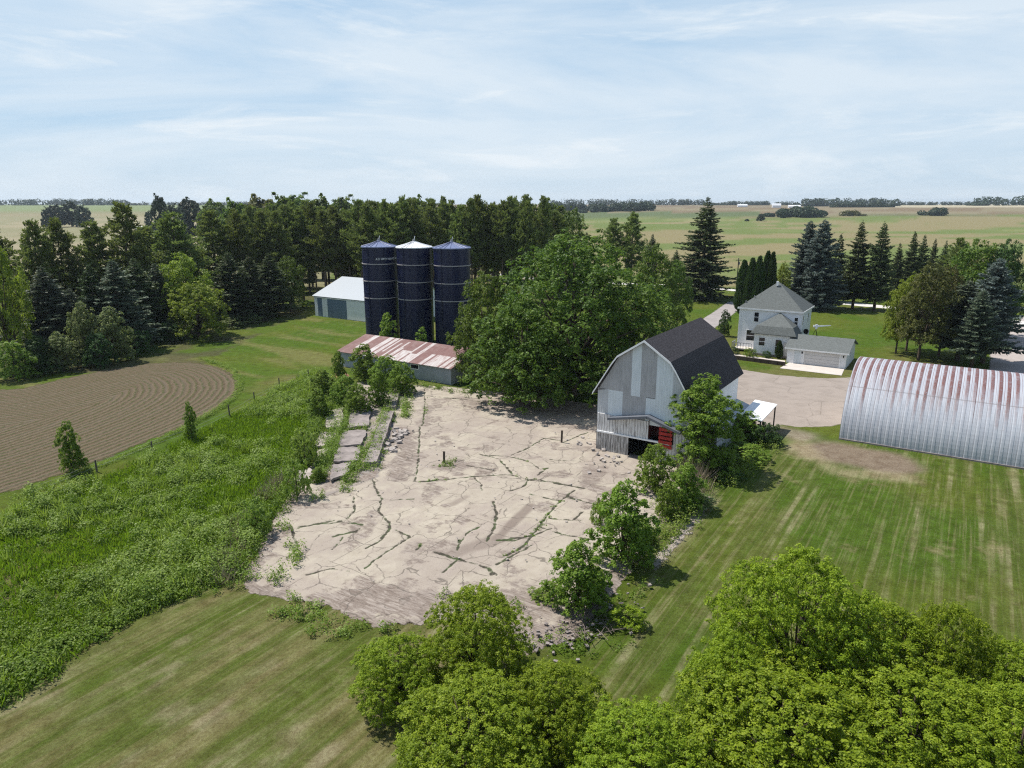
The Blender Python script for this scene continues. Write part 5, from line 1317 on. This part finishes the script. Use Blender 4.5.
# faint white lettering round the first silo
cu = bpy.data.curves.new('lettering', 'FONT'); cu.body = 'A.O. SMITH HARVESTORE'; cu.size = .62; cu.extrude = .01
tmp = bpy.data.objects.new('lettering', cu); me = bpy.data.meshes.new_from_object(tmp); bpy.data.objects.remove(tmp)
vc = np.zeros(len(me.vertices) * 3); me.vertices.foreach_get('co', vc); vc = vc.reshape(-1, 3)
ang = RAD(-92) + vc[:, 0] * .62 / 2.9; rad = 2.93 + vc[:, 2]
me.vertices.foreach_set('co', np.stack([rad * np.cos(ang), rad * np.sin(ang), 14.0 + vc[:, 1] * .8], 1).ravel()); me.update()
put('lettering', me, M['white_trim'], s1)

# ---- small things on the ground
def fence_post(px, py, top, label=None, lean=0):
    x, y = G(px, py); h = max(.9, ztop(top, y)); o = empty('fence_post', (x, y, 0)); o.rotation_euler = (0, RAD(lean), random.random())
    m = MB(); m.tube([(0, 0, -.1), (0, 0, h)], [.085, .07], 7); b = m.build('post', M['post_wood'], o)
    tag(o, label, 'fence post', 'wooden posts of the old fence by the crop field'); return o
for px, py, top, lab in [(34, 497, 484, 'leftmost wooden fence post below the crop field'), (97, 472, 460, 'wooden fence post below the young tree at the crop field'), (152, 450, 442, 'wooden fence post midway between the two field saplings'),
                         (230, 418, 405, 'wooden fence post right of the curved field end, lower one'), (255, 403, 392, 'wooden fence post right of the curved field end, middle one'), (280, 389, 378, 'wooden fence post right of the curved field end, upper one'), (309, 378, 369, 'wooden fence post nearest the rust-roofed shed'), (192, 436, 424, 'wooden fence post at the foot of the thin young tree')]:
    fence_post(px, py, top, lab, random.uniform(-4, 4))
wf = empty('fence_wire', (0, 0, 0)); tag(wf, 'thin fence wires strung along the wooden posts by the crop field', 'fence wire')
posts = [G(34, 497), G(97, 472), G(152, 450), G(192, 436), G(230, 418), G(255, 403), G(280, 389), G(309, 378)]
m = MB()
for z in (.5, .85): 
    for a, b in zip(posts[:-1], posts[1:]): m.tube([(*a, z), ((a[0] + b[0]) / 2, (a[1] + b[1]) / 2, z - .05), (*b, z)], .007, 3)
m.build('wire', M['steel'], wf)
for px, py, top, lab in [(561.5, 443.5, 432, 'short dark post standing alone on the concrete near the barn'), (444, 464, 453, 'short dark post in the weed tuft in the middle of the concrete')]:
    x, y = G(px, py); h = ztop(top, y); o = empty('yard_post', (x, y, .1)); tag(o, lab, 'post')
    m = MB(); m.tube([(0, 0, -.1), (.03, 0, h)], .10, 8); m.build('stump', M['dark_wood'], o); m = MB(); m.tube([(.03, 0, h), (.03, 0, h + .04)], .12, 8); m.build('cap', M['dark_wood'], o)
# concrete feed bunks
def bunk(a, b, w, h, label):
    a = np.array(G(*a)); b = np.array(G(*b)); L = np.linalg.norm(b - a); o = empty('feed_bunk', (*a, .08), math.atan2(*(b - a)[::-1])); tag(o, label, 'feed bunk', 'long concrete feed bunks')
    r = np.random.default_rng(int(L * 10)); m = MB(); n = int(L / .6); ring = []
    for i in range(n + 1):
        j = lambda: float(r.normal() * .025); x = i * L / n; ring.append([(x + j(), -w / 2 + j() * 1.5, 0), (x, w / 2 + j() * 1.5, 0), (x, w / 2 - .08 + j(), h + j()), (x, w / 2 - .25, h - .05 + j()), (x, -w / 2 + .25, h - .05 + j()), (x, -w / 2 + .08 + j(), h + j())])
    v = [p for q in ring for p in q]; f = [(i * 6 + k, (i + 1) * 6 + k, (i + 1) * 6 + (k + 1) % 6, i * 6 + (k + 1) % 6) for i in range(n) for k in range(6)] + [tuple(range(6)), tuple(n * 6 + k for k in range(5, -1, -1))]
    m.add(v, [q[::-1] for q in f]); m.build('trough_slab', M['concrete_old'], o)
    m = MB(); m.box(-.25, L + .25, -w / 2 - .25, w / 2 + .25, -.06, .06); m.build('footing', M['concrete_old'], o)
bunk((371, 468), (389, 416), 1.3, .55, 'near grey concrete feed bunk beside the rubble on the yard')
bunk((391, 411), (399, 386), 1.2, .5, 'far grey concrete feed bunk reaching towards the rust-roofed shed')
# broken slabs of the old lanes
for n_, (pts, lab) in enumerate([([(500,322),(602,302),(590,398),(512,402)], 'pale broken slab at the far end of the left lane'), ([(478,420),(565,420),(545,488),(446,500)], 'broad pale slab in the middle of the left lane'),
        ([(462,525),(520,520),(505,556),(466,566)], 'small slab at the weedy middle of the left lane'), ([(365,640),(440,625),(425,682),(345,692)], 'pale slab at the near left end of the lanes'),
        ([(642,312),(750,292),(735,392),(622,405)], 'dark grey slab at the far end of the right lane'), ([(602,422),(725,418),(697,498),(574,504)], 'ribbed grey slab in the middle of the right lane'),
        ([(576,512),(690,508),(676,580),(548,592)], 'cracked grey slab beside the end of the near feed bunk'), ([(548,602),(640,594),(625,655),(528,688)], 'last slab of the right lane before the open yard')]):
    P = [np.array(G(*pz(a, b, 230, 355, 5.295))) for a, b in pts]; c_ = sum(P) / 4; r = np.random.default_rng(70 + n_)
    Q = []
    for i in range(4):
        for k in range(5): Q.append(P[i] + (P[(i + 1) % 4] - P[i]) * (k / 5) + r.normal(size=2) * .09)
    Q = ccw([tuple(q - c_) for q in Q]); tl = r.normal(size=2) * .02
    m = MB(); m.slab([(x, y, .20 + x * tl[0] + y * tl[1]) for x, y in Q], .2)
    o = m.build('broken_slab', M['concrete_old'] if n_ > 3 else M['concrete_worn']); o.location = (c_[0], c_[1], .07); tag(o, lab, 'concrete slab', 'old concrete slabs of the weedy lanes')
# rubble
def rubble(name, pts, n, smin, smax, spread, seed, label, mat='rubble'):
    r = np.random.default_rng(seed); m = MB(); c = along([[G(*p) for p in pts]], 1, seed, .01)
    P = along([[G(*p) for p in pts]], n / max(1, np.linalg.norm(np.diff(np.array([G(*p) for p in pts]), axis=0), axis=1).sum()), seed, spread)
    for x, y in P:
        s = r.uniform(smin, smax); z = .1 + r.uniform(0, .15)
        R_ = Matrix.Rotation(r.uniform(0, 6.28), 3, 'Z') @ Matrix.Rotation(r.normal() * .4, 3, 'X')
        q = [(-1, -1, -.4), (1, -1, -.4), (1, 1, -.4), (-1, 1, -.4), (-1, -1, .4), (1, -1, .4), (1, 1, .4), (-1, 1, .4)]
        v = [tuple(R_ @ Vector((a * s * r.uniform(.6, 1.1), b * s * r.uniform(.5, .9), c_ * s * r.uniform(.7, 1.1))) + Vector((x, y, z))) for a, b, c_ in q]
        m.hexa(v)
    o = m.build(name, M[mat]); tag(o, label, 'rubble', None, 'stuff'); return o
rubble('rubble_heap', [(388, 455), (395, 440), (404, 432)], 60, .12, .34, .5, 401, 'heap of broken white concrete right of the near feed bunk')
rubble('rubble_scatter', [(575, 440), (620, 455), (600, 470)], 50, .06, .2, 1.0, 402, 'scattered concrete bits before the barn')
rubble('corner_rubble', [(610, 595), (585, 632), (545, 645), (520, 632)], 150, .03, .15, .9, 403, 'loose broken concrete in the weeds at the lower right corner of the yard', 'concrete_old')
rubble('loose_stones', [(300, 470), (345, 500), (450, 450), (560, 500), (480, 560), (380, 560)], 70, .03, .1, 2.5, 404, 'small loose stones strewn over the concrete yard')
sp_ = empty('sand_heap', (*G(340, 376), 0)); tag(sp_, 'small heap of orange sand among the bushes by the shed', 'sand heap')
m = MB(); m.lathe([(1.3, -.02), (1.1, .15), (.7, .38), (.3, .55), (.02, .6)], 14, cap=False); M['sand'] = simple('orange_sand', (.42, .24, .15), .95, .05, .2, 4, .05); m.build('sand', M['sand'], sp_, True)
# brush pile sticks at rubble corner
m = MB(); r = random.Random(5)
for k in range(34):
    x, y = G(590 + r.uniform(-22, 25), 630 + r.uniform(-10, 8)); a = r.uniform(0, 6.28); L = r.uniform(.5, 1.5)
    m.tube([(x, y, .1 + r.random() * .2), (x + math.cos(a) * L, y + math.sin(a) * L, .15 + r.random() * .4)], .02, 4)
tag(m.build('brush_sticks', M['dead']), 'pile of dead branches under the young tree at the concrete corner', 'sticks', None, 'stuff')
# utility pole
x, y = G(735.5, 300); up = empty('utility_pole', (x, y, 0)); tag(up, 'wooden utility pole by the gravel road left of the column cedars', 'utility pole')
m = MB(); m.tube([(0, 0, -.2), (0, 0, ztop(258, y))], [.16, .11], 8); m.build('pole', M['post_wood'], up)
m = MB(); m.box(-.7, .7, -.05, .05, ztop(258, y) - .6, ztop(258, y) - .45); m.build('cross_arm', M['post_wood'], up)
m = MB(); m.tube([(.25, 0, ztop(258, y) - 1.6), (.25, 0, ztop(258, y) - .9)], .14, 8); m.build('transformer', M['steel'], up)

# ------------------------------------------------------------------ FAR LAND
def wood(name, pix, Y, hpx, label, seed, mat='far_wood', depth=60, n=5200):
    """far-off wood: one mass of leaf clumps"""
    lv = Leaves(seed); r = lv.r; h = hpx * Y / CF; x0, x1 = GX(pix[0], Y), GX(pix[1], Y)
    K = max(8, int((x1 - x0) / (h * .55)) * 3)
    cx = r.uniform(x0, x1, K); cy = Y + r.uniform(0, depth, K); e = np.clip(np.minimum(cx - x0, x1 - cx) / (.08 * (x1 - x0) + 1), .35, 1)
    ch = h * r.uniform(.62, 1.05, K) * e; cr = h * r.uniform(.38, .6, K)
    per = max(14, n // K); N = K * per; d = rand_dirs(r, N)
    base = np.repeat(np.c_[cx, cy, terr(cx, cy)], per, 0); rr2 = np.repeat(cr, per)[:, None]
    hh = np.repeat(ch, per)
    pos = base + d * np.c_[rr2, rr2, hh * .5] * r.uniform(.8, 1.05, N)[:, None] + np.c_[np.zeros(N), np.zeros(N), hh * .47]
    lv.cards(pos, d + r.normal(size=(N, 3)) * .5 + [0, 0, .3], h * r.uniform(.14, .3, N), h * r.uniform(.1, .22, N), .45 + r.normal(size=N) * .25)
    o = put(name, lv.mesh(name), M[mat]); tag(o, label, 'wood', None, 'stuff'); return o
wood('distant_wood', (-40, 130), 1900, 7, 'thin dark tree line on the horizon at far left', 501)
wood('distant_wood', (130, 260), 1900, 4, 'thin tree line on the horizon above the left grove', 502)
wood('distant_wood', (540, 590), 1250, 9, 'dark wood edge right beside the end of the pine grove', 503)
wood('distant_wood', (582, 660), 1150, 8.5, 'flat-topped dark plantation left of the big lone spruce top', 504, 'far_wood', 80, 9000)
wood('distant_wood', (540, 720), 2000, 6.5, 'faint tree line on the horizon over the plantation', 505)
wood('distant_wood', (720, 800), 2000, 4.5, 'faint tree line on the horizon left of the white farm', 506)
wood('distant_wood', (800, 905), 1700, 8, 'dark wooded ridge right of the white farm on the horizon', 507)
wood('distant_wood', (835, 895), 1300, 6, 'dark wood tongue below the wooded ridge', 508)
wood('distant_wood', (895, 985), 1950, 4, 'thin tree line on the horizon above the pale field', 509)
wood('distant_wood', (983, 1100), 1600, 9, 'dark wood on the horizon at the right edge', 510)
wood('distant_wood', (779, 826), 860, 11, 'dark oval copse in the fields above the blue spruces', 511, 'far_wood', 40)
wood('distant_wood', (844, 866), 900, 6, 'small scrubby copse right of the oval one', 512, 'bronze', 20, 1500)
wood('distant_wood', (927, 953), 930, 8, 'small copse in the pale field at the right', 513, 'far_wood', 20, 1800)
for px, Y, top, w, lab in [(56, 640, 205.5, 22, 'dark round tree at the left end of the far tree group'), (70, 650, 202, 20, 'tallest tree of the far tree group in the left fields'), (83, 640, 206, 18, 'right tree of the far tree group in the left fields'), (48, 630, 208, 14, 'low bushy tree leftmost in the far fields'),
                           (761, 800, 214, 9, 'small lone tree in the fields left of the oval copse'), (747, 800, 219, 5, 'tiny bush left of the small lone field tree'), (149, 540, 212, 10, 'bright green small tree by the far left farm sheds')]:
    tree_px('far_tree', 'leafy_tree', px, Y, top, w, lab, 'tree', mat='far_wood')
def far_barn(px, Y, wpx, hpx, mat, roofm, label, name='farm_shed'):
    x = GX(px, Y); z = float(terr(x, Y)); k = Y / CF; w = wpx * k; h = hpx * k
    o = empty(name, (x, Y, z)); o.rotation_euler = (0, 0, RAD(-8)); tag(o, label, 'farm building')
    MB().box(-w / 2, w / 2, 0, w * .4, -1, h * .6).build('wall', mat, o)
    m = MB(); m.prism([(-.4, h * .55), (w * .4 + .4, h * .55), (w * .2, h)], -w / 2 - .3, w / 2 + .3)
    r_ = m.build('roof', roofm, o); r_.data.transform(Matrix.Rotation(RAD(-90), 4, 'Z') @ Matrix.Scale(-1, 4, (1, 0, 0))); r_.data.flip_normals()
far_barn(776, 1550, 8, 4.5, M['white_metal'], M['white_metal'], 'left white barn of the distant farm on the horizon')
far_barn(794, 1550, 11, 3, M['white_metal'], M['white_metal'], 'long low white barn of the distant farm on the horizon')
far_barn(742, 1650, 9, 2.5, M['white_metal'], M['white_metal'], 'pale farm building left of the distant white barns')
far_barn(94, 560, 9, 4.5, M['concrete_old'], M['grey_metal'], 'grey shed right of the far tree group on the left')
far_barn(140, 555, 10, 5, M['concrete_old'], M['grey_metal'], 'grey shed behind the tallest left pine')
far_barn(153, 250, 20, 7, M['white_metal'], M['white_paint'], 'small white-roofed building glimpsed between the left pines', 'farm_building')

# ------------------------------------------------------------------ LIGHT, SKY, CAMERA
SUN_EL = RAD(58); sdir = np.array([-.87, .49]); sdir /= np.linalg.norm(sdir)
sun_vec = Vector((sdir[0] * math.cos(SUN_EL), sdir[1] * math.cos(SUN_EL), math.sin(SUN_EL)))
la = bpy.data.lights.new('sun', 'SUN'); la.energy = 4.9; la.angle = RAD(.53); la.color = (1.0, .955, .89)
so = bpy.data.objects.new('sun', la); COL.objects.link(so); so.rotation_euler = (-sun_vec).to_track_quat('-Z', 'Y').to_euler(); so.location = (0, 0, 200)
w = bpy.data.worlds.new('World'); scene.world = w; w.use_nodes = True; nt = w.node_tree; nt.nodes.clear()
out = nt.nodes.new('ShaderNodeOutputWorld'); bg = nt.nodes.new('ShaderNodeBackground'); bg.inputs[1].default_value = .105
sky = nt.nodes.new('ShaderNodeTexSky'); sky.sky_type = 'NISHITA'; sky.sun_disc = False; sky.sun_elevation = SUN_EL; sky.sun_rotation = math.atan2(sdir[0], sdir[1]); sky.air_density = 1.0; sky.dust_density = .4; sky.ozone_density = 1.2
tc = nt.nodes.new('ShaderNodeTexCoord'); mp = nt.nodes.new('ShaderNodeMapping'); nt.links.new(tc.outputs['Generated'], mp.inputs[0])
mp.inputs['Scale'].default_value = (1.6, 1.6, 9.0)
def wn_(scale, detail, rough, vec):
    n = nt.nodes.new('ShaderNodeTexNoise'); n.inputs['Scale'].default_value = scale; n.inputs['Detail'].default_value = detail; n.inputs['Roughness'].default_value = rough; n.inputs['Distortion'].default_value = .6
    nt.links.new(vec, n.inputs['Vector']); return n.outputs[0]
def wr(v, a, b, c, d):
    n = nt.nodes.new('ShaderNodeMapRange'); nt.links.new(v, n.inputs[0])
    for i, q in enumerate((a, b, c, d)): n.inputs[i + 1].default_value = q
    return n.outputs[0]
def wm(op, a, b):
    n = nt.nodes.new('ShaderNodeMath'); n.operation = op; n.use_clamp = True
    for i, q in enumerate((a, b)):
        if isinstance(q, float): n.inputs[i].default_value = q
        else: nt.links.new(q, n.inputs[i])
    return n.outputs[0]
sp = nt.nodes.new('ShaderNodeSeparateXYZ'); nt.links.new(tc.outputs['Generated'], sp.inputs[0])
thin_up = wr(sp.outputs[2], .20, .60, 1., .12)      # thin cirrus and humid air fill the low sky, open blue overhead
def wmix(f, a, b):
    n = nt.nodes.new('ShaderNodeMix'); n.data_type = 'RGBA'
    for i, q in ((0, f), (6, a), (7, b)):
        if isinstance(q, (tuple, float)): n.inputs[i].default_value = q
        else: nt.links.new(q, n.inputs[i])
    return n.outputs[2]
air = wmix(wm('MULTIPLY', thin_up, .88), sky.outputs[0], (3.25, 4.7, 6.2, 1))
low = wr(sp.outputs[2], .0, .09, .72, 0.)
air = wmix(low, air, (5.0, 5.75, 6.4, 1))
veil = wr(wn_(.9, 6, .6, mp.outputs[0]), .40, .64, .08, .72)
streaks = wr(wn_(2.4, 7, .65, mp.outputs[0]), .54, .74, 0., .55)
cf = wm('MULTIPLY', wm('ADD', veil, streaks), thin_up)
cl = wmix(cf, air, (6.1, 6.65, 7.1, 1))
nt.links.new(cl, bg.inputs[0]); nt.links.new(bg.outputs[0], out.inputs[0])

HAZE = True
if HAZE:
    t = NT('thin_air_haze'); v = t.n('ShaderNodeVolumePrincipled'); v.inputs['Color'].default_value = (.76, .88, 1.0, 1); v.inputs['Density'].default_value = .00008; v.inputs['Anisotropy'].default_value = .2
    t.t.links.new(v.outputs[0], t.out.inputs['Volume'])
    m = MB(); m.box(-13000, 13000, -60, 7200, -4, 60); hz = m.build('haze', t.mat); hz['kind'] = 'stuff'

cam = bpy.data.cameras.new('camera'); co_ = bpy.data.objects.new('camera', cam); COL.objects.link(co_); scene.camera = co_
cam.sensor_width = 36; cam.lens = CF / 1024 * 36; cam.clip_start = .5; cam.clip_end = 30000
co_.location = (0, 0, CH); co_.rotation_euler = (math.pi / 2 - CP, 0, 0)
scene.render.resolution_x = 1024; scene.render.resolution_y = 768
scene.view_settings.view_transform = 'Standard'; scene.view_settings.look = 'None'; scene.view_settings.exposure = .36; scene.view_settings.gamma = 1
try:
    scene.view_settings.use_curve_mapping = False
except Exception: pass
scene.render.engine = 'CYCLES'
cy = scene.cycles; cy.max_bounces = 6; cy.diffuse_bounces = 3; cy.glossy_bounces = 2; cy.transmission_bounces = 3; cy.transparent_max_bounces = 8; cy.volume_bounces = 0
cy.use_denoising = False; cy.filter_width = 1.2; cy.sample_clamp_indirect = 4.0
